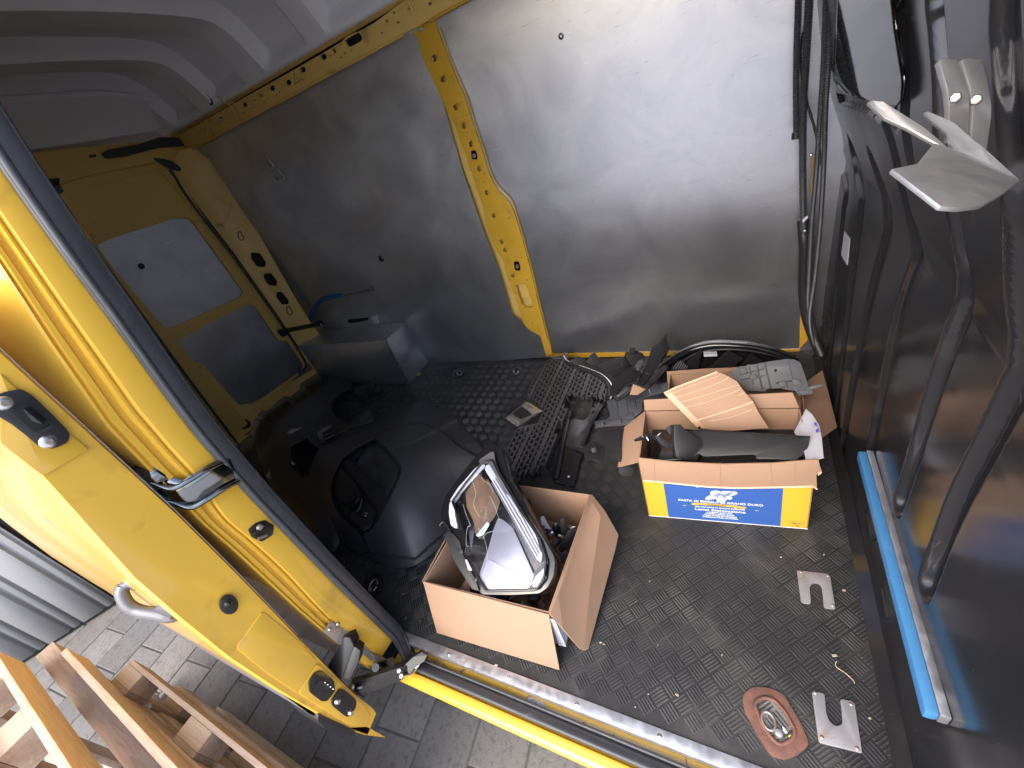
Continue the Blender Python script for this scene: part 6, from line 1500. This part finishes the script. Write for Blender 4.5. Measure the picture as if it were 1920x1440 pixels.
# middle and far end of the bumper in the shade
ol2 = [(462, 778), (470, 763), (486, 764), (500, 772), (520, 752), (545, 729), (570, 711), (594, 700), (614, 693), (636, 690), (660, 705), (662, 735), (690, 760), (700, 790), (650, 812), (640, 850), (600, 930), (640, 1010), (600, 1040), (540, 960), (500, 900)]
zb2 = [.03, .06, .08, .08, .06, .04, .03, .02, .01, .01, .01, .01, .02, .03, .06, .07, .06, .03, .01, .01, .01]
def carve2(u, v, z):
    hole = [(545, 838), (575, 822), (604, 846), (602, 868), (584, 892), (566, 900), (545, 875)]
    if inside((u, v), hole): z -= 0.10 * sst(0, 8, seg_d((u, v), hole))
    hole2 = [(532, 742), (560, 720), (574, 726), (586, 738), (560, 760), (548, 764)]
    if inside((u, v), hole2): z -= 0.05 * sst(0, 6, seg_d((u, v), hole2))
    hole3 = [(618, 760), (640, 735), (655, 730), (690, 765), (650, 800), (630, 785)]
    if inside((u, v), hole3): z -= 0.12 * sst(0, 8, seg_d((u, v), hole3))
    return z
dome('bumper_centre', (580, 820), ol2, 0.12, zb2, bu, M['bumper'], carve2, 56, 180)
gsl = slab('badge_recess', [R3(u, v, .135) for u, v in ((594, 812), (610, 800), (622, 796), (636, 812), (618, 828), (602, 832))], 0.006, M['plastic_gloss'], bu, bev=0.001)
for k in range(3): tube('chrome_slat', [R3(603 + 3.5 * k, 812 + 6.5 * k, .141), R3(621 + 3.5 * k, 803 + 6.0 * k, .141)], 0.005, M['chrome'], gsl, 8)
tube('wheel_rib', spline([R3(613, 770, .17), R3(622, 752, .17), R3(640, 736, .16), (R3(648, 730, .15))], 4), 0.004, M['slate'], bu, 6)
tube('wheel_rib', spline([R3(560, 760, .17), R3(575, 745, .16), R3(590, 730, .15)], 4), 0.003, M['slate'], bu, 6)
for c in ([(675, 724), (686, 718), (690, 728), (680, 744), (676, 740)], [(690, 714), (704, 720), (700, 732), (690, 728)], [(676, 742), (690, 738), (692, 746), (680, 752)], [(704, 722), (716, 728), (712, 738), (702, 734)]):
    slab('broken_clip', [R3(u, v, .05) for u, v in c], 0.015, M['plastic'], bu, bev=0.002)
lab = slab('paper_slip', [R3(u, v, z) for u, v, z in ((498, 893, .045), (504, 884, .05), (526, 871, .05), (536, 886, .045), (532, 890, .04), (514, 901, .04))], 0.001, M['paper'], None)
tag(lab, 'small white paper slip lying in the dark behind the door seal', 'paper')
bits = slab('paper_scrap', [R3(u, v, .10) for u, v in ((541, 862), (546, 859), (549, 866), (554, 868), (552, 873), (545, 869))], 0.001, M['paper'], None)
tag(bits, 'tiny torn white scrap on the black bumper, right of the paper slip', 'paper')
fo_ = slab('plastic_wrap', [R3(u, v, .14) for u, v in ((538, 812), (546, 804), (558, 803), (566, 801), (556, 808), (544, 814))], 0.001, M['paper'], None)
tag(fo_, 'pale crumpled wrapper on the rim of the dark hole in the bumper', 'wrapper')
tube('bumper_edge', spline([R3(442, 830, .02), R3(456, 818, .02), R3(474, 806, .02)], 4), 0.005, M['bumper'], bu, 6)
# worn yellowed tear in the wheel arch box foot and the loose chip there
chip = slab('chip', [pz(.004)(u, v) for u, v in ((778, 703), (784, 698), (790, 699), (786, 704))], 0.003, M['card_edge'], None, bev=0.0006)
tag(chip, 'pale chip lying at the foot of the wheel arch box', 'chip')
